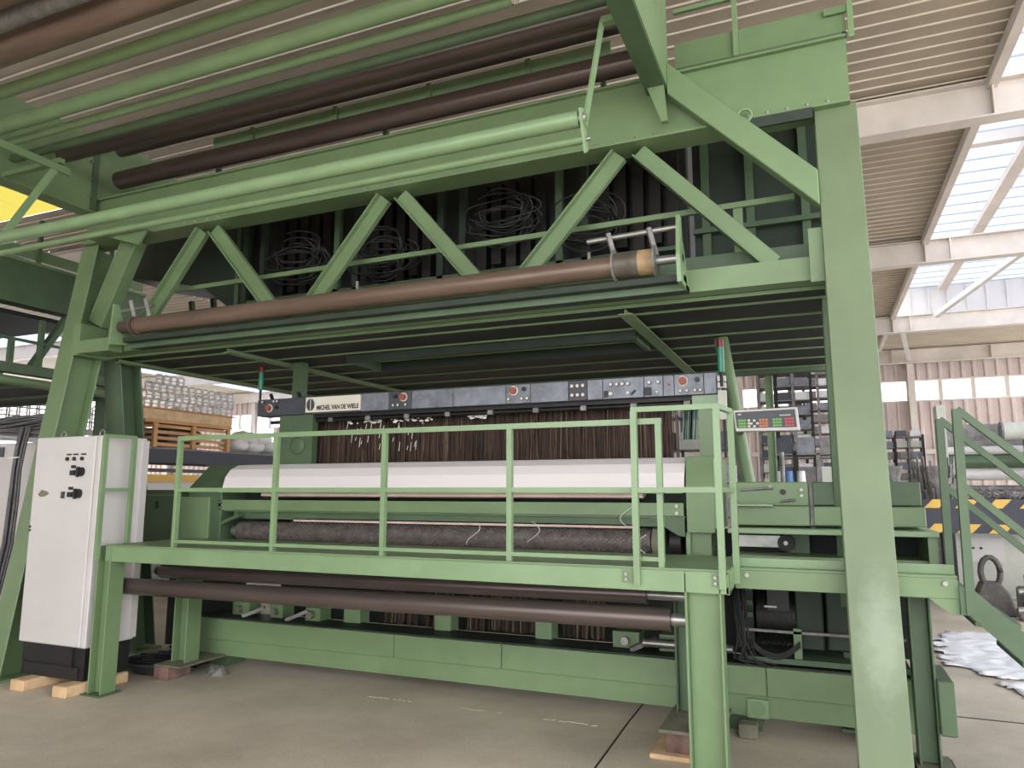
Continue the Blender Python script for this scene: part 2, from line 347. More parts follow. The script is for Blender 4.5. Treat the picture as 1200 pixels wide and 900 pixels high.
for xs in (-.42,): box('inner_post', 'green', G, xs-.03, xs+.03, 5.02, 5.08, 3.04, 3.56)
# ------------------------------------------------------------------ upper walkway
Wk = thing('walkway_rail', 'green kick plate and handrail of the top walkway above the right leg', 'railing', (-.25, 4.95, 4.455))
box('kick_plate', 'green', Wk, -.80, .33, 4.94, 4.955, 4.63, 4.82)
box('grating_edge', 'iron', Wk, -.80, .33, 4.9, 5.3, 4.575, 4.60)
box('support_angle', 'green_rail', Wk, -.80, .33, 4.93, 4.96, 4.54, 4.565)
for xs in (-.37, .36): MB().bar((xs, 4.92, 4.56), (xs, 4.92, 5.7), .035, .035).build('post', 'green_rail', Wk)
MB().bar((.2, 4.925, 4.78), (.36, 4.925, 4.78), .02, .05).build('clip', 'green', Wk)
for z in (5.08, 5.5): MB().bar((-.8, 4.95, z), (.36, 4.95, z), .03, .03).build('handrail', 'green_rail', Wk)
box('bearer', 'green_deep', Wk, -.8, .3, 5.25, 5.35, 4.455, 4.575); box('bearer', 'green_deep', Wk, -.8, .3, 4.85, 4.9, 4.455, 4.575)
Wb = thing('kick_plate_board', 'long pale green kick plate board between the two dark top rollers', 'board', (-3.2, 4.97, 4.455))
box('board', 'green_rail', Wb, -5.25, -1.28, 4.96, 4.975, 4.855, 4.99)
for xs in (-4.75, -3.8, -2.85, -1.95): MB().box(xs-.02, xs+.02, 4.93, 4.96, 4.80, 4.99).build('bracket', 'green', Wb)
for xs in (-5.2, -3.3, -1.35): box('stanchion', 'green_deep', Wb, xs-.02, xs+.02, 4.98, 5.02, 4.455, 4.9)

# ------------------------------------------------------------------ rollers carried by the cantilever arms
def roller(name, mat, Y, z, r, x0, x1, label, endcap=None):
    t = thing(name, label, 'roller', ((x0+x1)/2, Y, z-r))
    MB().cyl((x0, Y, z), (x1, Y, z), r, 28).build('tube', mat, t)
    for e, s in ((x0, -1), (x1, 1)): MB().cyl((e, Y, z), (e+s*.04, Y, z), r*.55, 14).build('journal', endcap or 'steel', t)
    return t
t = roller('guide_tube', 'green_rail', 3.42, 3.535, .045, -6.2, -1.06, 'lowest long pale green tube hung on flat straps below the arms')
for (b0, b1) in (((-1.03, 3.42, 3.5), (-1.03, 3.80, 4.32)), ((-5.73, 3.40, 3.52), (-5.73, 3.79, 4.30))): MB().bar(b0, b1, .055, .012, (1, 0, 0)).build('hanger_strap', 'green_rail', t)
MB().prism([(3.37, 3.57), (3.42, 3.59), (3.5, 3.39), (3.46, 3.36)], 'x', -1.05, -1.035).build('end_plate', 'green_rail', t)
MB().bar((-5.73, 3.1, 4.27), (-5.73, 3.9, 4.27), .03, .06).build('hanger_bar', 'green', t)
MB().bar((-6.44, 3.8, 4.33), (-5.70, 3.8, 4.33), .05, .04).build('hanger_bar', 'green', t); MB().bar((-1.03, 3.8, 4.33), (-.95, 3.8, 4.33), .05, .04).build('hanger_bar', 'green', t)
roller('guide_rod', 'green', 3.46, 3.435, .022, -6.2, -1.05, 'thin green rod running just under the lowest pale tube')
roller('guide_tube', 'green_rail', 3.43, 4.50, .058, -6.4, -1.0, 'brightest thick pale green tube under the brown roof sheet')
roller('guide_rod', 'green_rail', 3.62, 4.49, .032, -6.4, -1.53, 'slim green tube whose capped end shows at the top edge', 'cream')
roller('guide_rod', 'green_deep', 3.84, 4.50, .036, -6.4, -1.0, 'dull green tube just above the dark brown rollers')
roller('guide_tube', 'green', 3.10, 4.50, .045, -6.4, -1.0, 'green tube crossing the bare roof sheet near the upper left corner')
roller('guide_roller', 'brown_roll', 2.77, 4.50, .095, -6.4, -1.0, 'thick grey brown roller in the upper left corner')
roller('guide_tube', 'hazygrey', 2.58, 4.51, .06, -6.4, -1.0, 'grey tube just above the thick brown roller in the corner')
roller('guide_roller', 'brown_roll', 2.40, 4.52, .09, -6.4, -1.0, 'topmost dark brown roller cut by the upper left corner')
roller('guide_roller', 'dark_roll', 4.78, 4.99, .075, -6.3, -.98, 'upper dark brown roller above the long kick plate board')
roller('guide_roller', 'dark_roll', 4.72, 4.62, .085, -6.2, -.98, 'lower dark brown roller lying along the top of the main beam')
roller('guide_roller', 'dark_roll', 4.2, 4.68, .08, -6.3, -1.0, 'dark roller tucked between the dull green tube and brown rollers')

# ------------------------------------------------------------------ brown cloth roller on the truss
R = thing('cloth_roller', 'rusty brown cloth roller with drum end mounted on the truss chord', 'roller', (-3.2, 4.5, 2.88))
MB().cyl((-5.5, 4.5, 3.05), (-1.16, 4.5, 3.055), .072, 32).build('roll', 'brown_roll', R)
MB().cyl((-1.16, 4.5, 3.06), (-1.0, 4.5, 3.06), .085, 28).build('drum', 'drum', R); MB().cyl((-1.0, 4.5, 3.06), (-.9, 4.5, 3.06), .084, 28).build('drum', 'drum_tan', R, label='tan end of the drum')
for xs in (-1.17, -.9): MB().cyl((xs, 4.5, 3.06), (xs+.012, 4.5, 3.06), .105, 28).build('flange', 'hazygrey', R)
MB().cyl((-.9, 4.5, 3.06), (-.72, 4.5, 3.06), .03, 14).build('shaft', 'steel', R); MB().cyl((-5.72, 4.5, 3.05), (-5.5, 4.5, 3.05), .055, 18).build('shaft', 'dark_roll', R)
for xs in (-5.5, -5.56): MB().cyl((xs, 4.5, 3.05), (xs+.01, 4.5, 3.05), .085, 24).build('flange', 'brown_roll', R)
MB().prism([(4.42, 3.32), (4.48, 3.32), (4.5, 3.18), (4.62, 3.05), (4.72, 2.88), (4.40, 2.88), (4.38, 3.05)], 'x', -.745, -.72).build('bearing_plate', 'green_rail', R)
MB().prism([(4.42, 3.25), (4.47, 3.25), (4.52, 3.1), (4.72, 2.92), (4.40, 2.88)], 'x', -5.76, -5.735).build('bearing_plate', 'green_rail', R)
for p, q in (((-1.35, 4.5, 3.25), (-.74, 4.5, 3.27)), ((-5.74, 4.5, 3.2), (-5.35, 4.5, 3.215))): MB().cyl(p, q, .018, 10).build('tension_rod', 'steel', R)
for xs in (-1.2, -.93, -5.6, -5.42): MB().bar((xs, 4.47, 3.28), (xs+.04, 4.5, 3.1), .02, .03).build('pawl', 'hazygrey', R)
for y0, z0, z1 in ((4.5, 2.915, 2.955), (4.6, 2.875, 2.915)): box('tray', 'green_dark', R, -5.7, -.72, y0, y0+.11, z0, z1)
MB().box(-5.7, -.72, 4.58, 4.60, 2.87, 2.98).build('tray_lip', 'green_deep', R)

# ------------------------------------------------------------------ jacquard heads on the upper deck
for i in range(4):
    x0 = -5.32+i*1.12
    J = thing('jacquard_head', ['leftmost', 'second from left', 'third from left', 'rightmost'][i]+' dark jacquard head behind the truss under the main beam', 'jacquard', (x0+.55, 5.75, 2.99), 'jacquard heads on the upper deck')
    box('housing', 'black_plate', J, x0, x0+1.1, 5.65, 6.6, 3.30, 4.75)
    for k, xs in enumerate((x0+.08, x0+.30)):
        MB().box(xs-.03, xs+.03, 5.45, 5.5, 2.99, 4.4).build('post', 'green_deep' if k == 0 and i % 2 else 'green_dark', J)
    for k in range(5):
        xs = x0+.4+k*.14; MB().box(xs, xs+.09, 5.55, 5.65, 3.45+.1*(k % 2), 4.3).build('hook_pack', 'iron', J)
    MB().box(x0+.33, x0+.35, 5.43, 5.45, 3.4, 3.52).build('tag_plate', 'white', J)
    m = MB()
    for k in range(90):
        xs = x0+.06+k*.0115; m.bar((xs, 5.5+random.uniform(-.03, .03), 2.99), (xs+random.uniform(-.02, .02), 5.6, 3.32), .004, .004, (0, 1, 0))
    m.build('harness_cords', 'brick', J, kind='stuff')
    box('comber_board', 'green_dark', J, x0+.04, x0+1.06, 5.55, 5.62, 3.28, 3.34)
for i, (xc, zc, rx, rz) in enumerate(((-4.5, 3.8, .42, .2), (-3.55, 3.72, .4, .22), (-2.35, 3.88, .38, .2), (-1.6, 3.74, .34, .22))):
    m = MB()
    for k in range(13):
        a, b = rx*random.uniform(.45, 1), rz*random.uniform(.4, 1); dz = random.uniform(-.08, .08); y = 5.36+random.uniform(-.05, .05)
        t0 = random.uniform(2.8, 3.6); t1 = t0+random.uniform(3.4, 6)
        m.tube([(xc+a*math.cos(t0+(t1-t0)*j/18), y+.03*math.sin(j), zc+dz+b*math.sin(t0+(t1-t0)*j/18)) for j in range(19)], .008, 5)
    m.single('cable_coil', 'rubber_dark', ['dark cable coil hanging behind the second truss brace', 'black cable loops between the left middle truss braces', 'dark round cable coil hanging left of the long middle brace', 'black cable loops sagging right of the long middle brace'][i], 'cable', 'cable coils on the jacquard heads')
E1 = thing('end_screen', 'dark green ribbed end screen of the upper deck beside the right leg', 'panel', (-.2, 5.7, 2.99))
box('sheet', 'green_dark', E1, -.82, .34, 5.75, 5.8, 2.99, 4.6)
for xs in (-.72, -.38, .02, .28): box('post', 'green_deep', E1, xs-.03, xs+.03, 5.69, 5.75, 2.99, 4.5)
box('rail', 'green_deep', E1, -.82, .34, 5.66, 5.69, 3.62, 3.66)
E2 = thing('end_hood', 'dark green hood plate at the left end of the upper deck', 'panel', (-5.85, 5.8, 3.6))
MB().prism([(-7.2, 4.85), (-5.33, 4.85), (-5.33, 3.5), (-5.6, 3.5), (-5.95, 3.74), (-7.2, 4.0)], 'y', 5.6, 6.4).build('hood', 'green_dark', E2)
MB().bar((-5.36, 5.5, 3.0), (-5.36, 5.5, 4.4), .05, .05).build('post', 'green_deep', E2)

for xs in (-6.9, -6.55, -6.2, -5.8): MB().bar((xs, 6.5, 2.99), (xs-.12, 6.45, 3.9), .05, .05, (0, 1, 0)).build('strut', 'green_dark', E2)
# ------------------------------------------------------------------ carpet loom
Lm = thing('carpet_loom', 'wide green carpet weaving loom behind the work platform', 'loom', (-2.6, 5.6, 0))
bx = [-5.45, -3.28, -2.32, -.40, .46]
for i in range(4): box('base_panel', 'green', Lm, bx[i]+.003, bx[i+1]-.003, 5.285, 5.32, .245, .428, bevel=.003)
box('base_beam', 'green', Lm, -5.45, .46, 5.31, 5.62, .106, .42)
box('base_ledge', 'green_dark', Lm, -5.45, .46, 5.32, 5.62, .425, .435)
for xs in (-5.2, -.55, .3): box('foot', 'green_deep', Lm, xs-.1, xs+.1, 5.36, 5.6, 0, .106)
cp = box('drain_cover', 'green_rail', Lm, -.527, -.392, 5.27, 5.29, .107, .226); MB().cyl((-.46, 5.27, .166), (-.46, 5.262, .166), .045, 20).build('disc', 'green', cp)
for x0, x1 in ((-3.98, -3.81), (-3.06, -2.91), (-2.15, -2.01)): box('warp_block', 'green_rail', Lm, x0, x1, 5.56, 5.72, .42, .60, bevel=.005)
box('breast_shade_plate', 'green_dark', Lm, -5.3, -.88, 5.62, 5.64, 1.15, 1.81)  # dark sheet added as shade in the gaps between the breast bars
box('end_shade_plate', 'black_plate', Lm, -6.35, -5.35, 5.78, 5.82, .02, 1.08)  # dark sheet standing in for shade at the left end
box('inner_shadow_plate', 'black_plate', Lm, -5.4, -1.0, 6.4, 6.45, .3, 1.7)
box('rear_beam', 'green_dark', Lm, -5.4, .4, 6.3, 6.4, .3, .5)
m = MB()
for x0, x1 in ((-3.66, -3.0), (-2.86, -2.2), (-1.98, -1.62)):
    x = x0
    while x < x1:
        m.cur = random.choice((0, 0, 1, 1, 2)); y = 5.75+random.uniform(-.06, .06); m.bar((x, y, .43), (x+random.uniform(-.02, .02), y+.05, .95), .009, .009, (0, 1, 0)); x += .014
m.build('lower_yarn', ['yarn', 'yarn_dark', 'yarn_light'], Lm, kind='stuff')
# feeler mechanism left of the yarn, seen below the dark rollers
for x0, z0, w in ((-5.2, .43, .2), (-4.75, .43, .14), (-4.35, .43, .16), (-1.5, .43, .2), (-1.15, .43, .18)):
    box('slide_block', 'green', Lm, x0, x0+w, 5.5, 5.66, z0, z0+.12)
    MB().cyl((x0+w/2, 5.45, z0+.06), (x0+w/2, 5.5, z0+.06), .03, 10).build('adjusting_bolt', 'steel', Lm)
for xs in (-5.0, -4.5, -1.35): MB().bar((xs, 5.42, .44), (xs+.18, 5.5, .52), .05, .03).build('lever', 'hazygrey', Lm)
MB().cyl((-1.25, 5.42, .5), (-.62, 5.42, .5), .03, 12).build('lower_shaft', 'steel', Lm)
# breast beam zone
MB().prism([(5.28, 1.08), (5.28, 1.62), (5.52, 1.84), (5.8, 1.84), (5.8, 1.08)], 'x', -5.62, -5.2).build('side_housing', 'green_deep', Lm, .005)
box('housing_door', 'green', Lm, -5.80, -5.33, 5.26, 5.285, 1.10, 1.535, bevel=.004)
box('junction_box', 'green_deep', Lm, -6.28, -5.82, 5.3, 5.7, 1.08, 1.60, bevel=.006); box('box_lid', 'green', Lm, -6.29, -5.8, 5.28, 5.7, 1.54, 1.555)
MB().box(-6.06, -6.03, 5.29, 5.3, 1.42, 1.49).build('keyhole_plate', 'ink', Lm)
hr = MB().prism([(5.28, 1.3), (5.28, 1.63), (5.34, 1.84), (5.8, 1.84), (5.8, 1.3)], 'x', -.885, -.69).build('side_housing', 'green', Lm, .004)
box('housing_side_plate', 'green_rail', Lm, -.69, -.66, 5.30, 5.8, 1.33, 1.82)
box('housing_leg', 'green', Lm, -.87, -.73, 5.36, 5.7, 1.0, 1.3); box('housing_leg_lip', 'green_rail', Lm, -.90, -.87, 5.32, 5.7, 1.0, 1.3)
b1 = box('breast_bar', 'green', Lm, -5.24, -.905, 5.28, 5.31, 1.413, 1.507, bevel=.003)
bolts(b1, [(-.95, 5.28, z) for z in (1.435, 1.485)]+[(-5.2, 5.28, z) for z in (1.435, 1.485)], (math.pi/2, 0, 0))
box('breast_bar_lower', 'green_deep', Lm, -5.1, -.95, 5.34, 5.37, 1.335, 1.42)
box('breast_shelf', 'green', Lm, -5.2, -.9, 5.31, 5.34, 1.40, 1.415)
box('breast_top_bar', 'green_rail', Lm, -5.2, -.9, 5.24, 5.27, 1.575, 1.60)
MB().prism([(5.33, 1.535), (5.30, 1.545), (5.31, 1.60), (5.4, 1.62), (5.42, 1.56)], 'x', -4.75, -1.2).build('cloth_strip', 'fabric', Lm)
sr = MB().cyl((-5.06, 5.42, 1.215), (-1.16, 5.42, 1.22), .095, 32).build('spiked_roller', 'spike', Lm)
m = MB()
for i in range(150):
    for k in range(7):
        t = math.radians(95+k*19+(i % 2)*9); x = -4.45+i*.0218; n = V((0, math.cos(t), math.sin(t))); c = V((x, 5.42, 1.217))+n*.093
        m.bar(c, c+n*.012, .005, .005, (1, 0, 0))
m.build('spikes', 'steel', sr, kind='stuff')
MB().box(-4.4, -1.25, 5.34, 5.40, 1.318, 1.345).build('cloth_edge', 'fabric', sr)
for xs in (-1.15, -1.02): MB().cyl((xs, 5.42, 1.22), (xs+.08, 5.42, 1.22), .105, 24).build('collar', 'plate_dirty' if xs < -1.1 else 'iron', sr)
MB().cyl((-5.16, 5.42, 1.215), (-5.08, 5.42, 1.215), .05, 16).build('collar', 'steel', sr)
MB().prism([(-1.15, 1.40), (-.9, 1.40), (-.9, 1.27), (-.95, 1.28)], 'y', 5.28, 5.30).build('guard_plate', 'green_deep', Lm)
MB().bar((-5.16, 5.27, 1.29), (-4.95, 5.27, 1.37), .06, .03).build('lever', 'green_deep', Lm)
box('lower_apron', 'green_dark', Lm, -5.3, -.7, 5.5, 5.52, 1.0, 1.2)
for j, (xs, z0) in enumerate(((-2.05, 1.36), (-2.55, 1.33), (-1.3, 1.5), (-1.18, 1.28))):
    MB().tube([(xs+.06*math.sin(k*.5+j), 5.25, z0-.02*k) for k in range(9)], .0025, 4).build('loose_thread', 'lint', Lm)
box('side_pillar', 'green_deep', Lm, -4.85, -4.45, 5.62, 5.70, 1.84, 2.32); MB().sph((-4.62, 5.62, 2.02), .09, 14, 8, (1, .3, 1)).build('bulge_cover', 'green_deep', Lm)
box('side_pillar', 'green', Lm, -.83, -.70, 5.64, 5.8, 1.84, 2.32); box('pillar_cap', 'green_rail', Lm, -.87, -.68, 5.62, 5.8, 2.22, 2.32)
box('reed_backing', 'yarn_dark', Lm, -4.6, -1.08, 5.86, 5.9, 1.75, 2.34)
m = MB(); x = -4.6
while x < -1.06:
    m.cur = random.choice((0, 0, 0, 1, 1, 2)) if random.random() < .3 else random.choice((0, 1)); y = random.uniform(5.80, 5.84)
    m.bar((x, y, 1.76), (x+random.uniform(-.03, .03), y+.01, 2.33), .005, .005, (0, 1, 0)); x += .0034
m.build('warp_cords', ['yarn', 'yarn_dark', 'yarn_light'], Lm, kind='stuff')
m = MB()
for k in range(90):
    x = random.choice((random.uniform(-4.15, -3.75), random.uniform(-3.65, -3.15), random.uniform(-2.85, -2.65))); z = random.uniform(2.225, 2.27)
    m.sph((x, 5.74, z), random.uniform(.006, .016), 6, 4, (1.6, .6, .8))
for k in range(26):
    x = random.uniform(-4.15, -3.3); z = random.uniform(1.95, 2.2); m.bar((x, 5.745, z), (x+.01, 5.745, z+random.uniform(.03, .09)), .004, .004, (0, 1, 0))
m.build('lint_tufts', 'lint', Lm, kind='stuff')
MB().cyl((-5.0, 5.68, 2.262), (-.75, 5.68, 2.268), .018, 12).build('hanger_rod', 'iron', Lm)
box('panel_shadow_rail', 'iron', Lm, -4.85, -.75, 5.64, 5.74, 2.285, 2.318)
for k in range(9): box('rod_clip', 'hazygrey', Lm, -4.3+k*.42, -4.25+k*.42, 5.655, 5.70, 2.245, 2.29)
m = MB()
for k in range(40): x = random.uniform(-1.0, -.84); m.bar((x, 5.9, 2.0), (x+.02, 5.9, 2.28), .006, .006, (0, 1, 0))
m.build('heddle_wires', 'lampgreen', Lm, kind='stuff')
# drive end right of the loom
box('drive_cover', 'green', Lm, -.565, -.075, 5.4, 5.75, 1.49, 1.655, bevel=.006); cv = box('drive_cover', 'green', Lm, -.575, -.075, 5.27, 5.75, 1.36, 1.49, bevel=.006)
box('drive_cover', 'green_deep', Lm, -.05, .60, 5.38, 5.75, 1.495, 1.652, bevel=.006); box('drive_cover', 'green', Lm, -.05, .605, 5.27, 5.75, 1.365, 1.49, bevel=.006)
for x0, x1, z in ((-.52, -.3, 1.60), (-.26, -.16, 1.52)): MB().cyl((x0, 5.385, z), (x1, 5.385, z+.012), .009, 8).build('handle', 'hazygrey', Lm)
MB().cyl((-.24, 5.40, 1.585), (-.24, 5.385, 1.585), .02, 12).build('plug_hole', 'black', Lm); bolts(Lm, [(-.12, 5.4, 1.6), (-.12, 5.4, 1.56), (-.32, 5.4, 1.62)], (math.pi/2, 0, 0), .8)
box('drive_shelf', 'green_rail', Lm, -.59, .65, 5.12, 5.72, 1.312, 1.348, bevel=.004); box('shelf_ledge', 'green_rail', Lm, -.56, -.3, 5.2, 5.38, 1.49, 1.505)
box('drive_cavity_shade', 'black_plate', Lm, -.6, .6, 5.7, 5.75, 1.0, 1.31)  # black sheet paints the shade inside the drive opening
box('drive_rail', 'steel', Lm, -.57, -.22, 5.5, 5.56, 1.20, 1.28); MB().cyl((-.24, 5.5, 1.235), (-.24, 5.44, 1.235), .055, 20).build('pulley', 'iron', Lm); MB().cyl((-.24, 5.44, 1.235), (-.24, 5.425, 1.235), .015, 10).build('hub_nut', 'steel', Lm)
box('pulley_plate', 'green_deep', Lm, -.24, -.09, 5.52, 5.54, 1.14, 1.29); box('side_post', 'green', Lm, .59, .64, 5.15, 5.7, 1.0, 1.312)
box('lower_sill', 'green', Lm, -.58, .64, 5.2, 5.6, 1.08, 1.165)
# gearbox, motor and cables under the drive end
box('gear_housing', 'green_dark', Lm, -.59, -.48, 5.5, 5.9, .5, 1.0)
for z in (.72, .8, .9): box('cooling_rib', 'green_deep', Lm, -.57, -.48, 5.46, 5.5, z, z+.035)
MB().cyl((-.46, 5.66, .72), (-.20, 5.66, .72), .2, 28).build('drive_motor', 'iron', Lm)
for k in range(7): MB().cyl((-.45+k*.035, 5.66, .72), (-.44+k*.035, 5.66, .72), .21, 24).build('motor_fin', 'black_plate', Lm)
box('terminal_box', 'black', Lm, -.38, -.24, 5.42, 5.5, .78, .98); box('type_plate', 'white', Lm, -.40, -.32, 5.415, 5.42, .80, .812)
box('gearbox', 'green_dark', Lm, -.205, -.03, 5.45, 5.9, .53, 1.0, bevel=.01); box('gearbox', 'green_dark', Lm, -.012, .40, 5.48, 5.9, .53, 1.0, bevel=.01)  # housings coloured dark to paint the shade under the drive end
box('stay_rod', 'hazygrey', Lm, -.55, .45, 5.36, 5.375, .645, .662); box('mount_rail', 'green_deep', Lm, -.56, .46, 5.34, 5.6, .45, .485); box('bearing_stand', 'green', Lm, -.22, -.17, 5.36, 5.42, .485, .68)
box('drive_shade_plate', 'black_plate', Lm, -1.2, .6, 5.92, 5.95, .43, 1.3)  # dark sheet added as shade behind the gap beside the drive
m = MB()
for k in range(11):
    x = random.uniform(-.62, -.5); y = random.uniform(5.3, 5.42)
    m.tube([(x, y, .98), (x+random.uniform(-.03, .03), y, .75), (x+random.uniform(-.04, .06), y-.02, .58), (x+random.uniform(-.06, .14), y-.04, .47), (x+random.uniform(-.08, .2), y-.03, .445)], .006, 5)
for k in range(4): m.tube([(-.5+.32*j/8, 5.33, .6-.09*math.sin(math.pi*j/8)-.01*k) for j in range(9)], .006, 5)
m.build('drive_cables', 'rubber_dark', Lm, kind='stuff')
box('right_end_post', 'green_dark', Lm, .52, .58, 5.3, 5.6, .1, 1.08)

# white breast cover
MB().prism([(5.275, 1.618), (5.275, 1.635), (5.30, 1.72), (5.36, 1.79), (5.46, 1.835), (5.60, 1.845), (5.60, 1.82), (5.46, 1.815), (5.37, 1.775), (5.31, 1.70), (5.29, 1.618)], 'x', -5.19, -.895).single('breast_cover', 'cover', 'long white cover sheet laid over the breast of the loom', 'cover')
MB().tube([(-5.2+.1*k/6, 5.26+.01*math.sin(k), 1.60-.02*math.sin(k*2)) for k in range(7)], .004, 4).single('loose_yarn', 'lint', 'tuft of loose white yarn under the left end of the white cover', 'yarn')

# ------------------------------------------------------------------ operator panel bar
C = thing('operator_panel', 'long grey operator panel bar with buttons hanging under the upper deck', 'control panel', (-2.9, 5.68, 2.318))
box('housing', 'panel_dark', C, -5.11, -.675, 5.60, 5.76, 2.318, 2.487, bevel=.004)
secs = [(-5.105, -4.80, 'panel_dark'), (-4.797, -4.52, 'panel_dark'), (-3.88, -3.585, 'panel'), (-3.58, -3.345, 'panel_dark'), (-3.34, -2.925, 'panel'), (-2.92, -2.42, 'panel'), (-2.415, -2.195, 'panel'), (-2.19, -1.86, 'panel'), (-1.855, -1.70, 'panel_dark'), (-1.695, -1.57, 'panel'), (-1.565, -1.235, 'panel'), (-1.23, -1.085, 'panel'), (-1.08, -1.0, 'panel'), (-.995, -.775, 'panel'), (-.77, -.68, 'panel')]
P = [box('plate', mt, C, a, b, 5.588, 5.60, 2.322, 2.483, bevel=.002) for a, b, mt in secs]
def button(par, x, z, r, mt, dz=.02, ring=None):
    o = MB().cyl((x, 5.588, z), (x, 5.588-dz, z), r, 16).build('button', mt, par)
    if ring: MB().cyl((x, 5.588, z), (x, 5.58, z), r*1.35, 20).build('bezel', ring, par)
    return o
for x, z, pi in ((-4.955, 2.395, 0), (-3.425, 2.43, 3), (-2.345, 2.43, 6), (-.93, 2.43, 13)): button(P[pi], x, z, .03, 'redbrown', .035, 'cream')
for x, z, pi in ((-5.04, 2.46, 0), (-4.9, 2.46, 0), (-4.86, 2.46, 0), (-3.53, 2.36, 3), (-3.48, 2.36, 3), (-3.40, 2.36, 3), (-2.39, 2.36, 6), (-2.27, 2.36, 6), (-2.22, 2.36, 6), (-.95, 2.355, 13), (-.9, 2.355, 13), (-.84, 2.355, 13), (-.8, 2.355, 13)): button(P[pi], x, z, .011, 'cream', .012, 'iron')
for x, z, pi in ((-3.51, 2.44, 3), (-2.25, 2.44, 6), (-.82, 2.435, 13), (-4.86, 2.40, 0)): button(P[pi], x, z, .018, 'black', .02)
for i in range(3):
    for j in range(2): button(P[8], -1.825+i*.046, 2.365+j*.075, .013, 'white', .012, 'brick')
for x in (-1.5, -1.45, -1.405, -1.36): button(P[10], x, 2.435, .013, 'white', .014, 'iron')
button(P[10], -1.5, 2.36, .014, 'white'); button(P[10], -1.36, 2.36, .012, 'white'); box('switch', 'black', P[10], -1.555, -1.525, 5.575, 5.588, 2.335, 2.385)
MB().bar((-1.335, 5.578, 2.345), (-1.30, 5.578, 2.38), .012, .014).build('switch', 'black', P[10])
for x in (-1.19, -1.12): button(P[11], x, 2.435, .013, 'white', .014, 'iron')
box('switch', 'black', P[11], -1.225, -1.175, 5.57, 5.588, 2.335, 2.395); button(P[11], -1.13, 2.355, .008, 'cream')
button(P[12], -1.04, 2.41, .008, 'redbrown')
npl = box('name_plate', 'plate_cream', C, -4.51, -3.885, 5.578, 5.60, 2.332, 2.478, bevel=.002)
def text_mesh(body, size, width, loc, mat, name, parent):
    cu = bpy.data.curves.new('t', 'FONT'); cu.body = body; cu.size = size; cu.extrude = .002; cu.offset = .0015
    ob = bpy.data.objects.new('t', cu); col.objects.link(ob); dg = bpy.context.evaluated_depsgraph_get()
    me = bpy.data.meshes.new_from_object(ob.evaluated_get(dg)); bpy.data.objects.remove(ob)
    xs = [v.co.x for v in me.vertices]; k = width/(max(xs)-min(xs)); x0 = min(xs)
    for v in me.vertices: v.co = ((v.co.x-x0)*k, -v.co.z, v.co.y)
    me.materials.clear(); me.materials.append(M[mat]); me.name = name
    o = bpy.data.objects.new(name, me); col.objects.link(o); o.parent = parent; o.location = V(loc)-off(parent); return o
text_mesh('MICHEL VAN DE WIELE', .062, .475, (-4.375, 5.577, 2.352), 'ink', 'lettering', npl)
for s in (-1, 1): MB().prism([(-4.45+s*.006, 2.345), (-4.45+s*.006, 2.465), (-4.45+s*.025, 2.455), (-4.45+s*.045, 2.425), (-4.45+s*.045, 2.385), (-4.45+s*.025, 2.355)], 'y', 5.574, 5.578).build('emblem_half', 'panel_dark', npl)
for xs in (-4.72,): box('hanger', 'green_deep', C, xs-.06, xs+.06, 5.7, 5.78, 2.487, 2.855)
for xs in (-5.0, -4.66): MB().bar((xs, 5.68, 2.487), (xs-.03, 5.68, 2.55), .03, .02).build('cable_gland', 'black', C)

# signal towers
def signal(x, y, z0, z1, label):
    s = thing('signal_tower', label, 'signal lamp', (x, y, z0), 'signal towers at the panel ends'); h = z1-z0
    MB().cyl((x, y, z0), (x, y, z0+h*.3), .012, 10).build('stem', 'iron', s); MB().cyl((x, y, z0+h*.3), (x, y, z0+h*.82), .026, 16).build('green_lens', 'lampgreen', s)
    MB().cyl((x, y, z0+h*.82), (x, y, z1), .026, 16).build('red_lens', 'lampred', s); return s
signal(-.63, 5.5, 2.36, 2.72, 'green and red signal tower at the right end of the panel bar')
signal(-5.09, 5.6, 2.488, 2.82, 'green and red signal tower at the left end of the panel bar')
bk = thing('junction_bracket', 'pale bracket boxes at the right end of the operator panel', 'bracket', (-.64, 5.6, 1.84))
for z0, z1 in ((2.41, 2.45), (2.36, 2.40), (2.12, 2.34)): box('block', 'white' if z1 > 2.35 else 'hazy', bk, -.668, -.61, 5.56, 5.62, z0, z1)
box('riser', 'iron', bk, -.645, -.625, 5.6, 5.62, 1.84, 2.45)
# inclined round stay and slim posts behind the drive end
MB().cyl((-.70, 6.2, 2.86), (-.50, 6.0, 1.5), .058, 22).single('stay_tube', 'green', 'inclined round green tube rising beside the keypad box', 'tube')
MB().box(-.49, -.42, 8.2, 8.26, 0, 2.82).box(-.42, -.41, 8.18, 8.28, 0, 2.82).single('slim_post', 'green', 'slim upright green post behind the keypad box', 'post')
MB().cyl((-.36, 8.3, 0), (-.36, 8.3, 2.0), .026, 10).single('slim_pipe', 'hazygrey', 'thin grey pipe beside the slim green post', 'pipe')
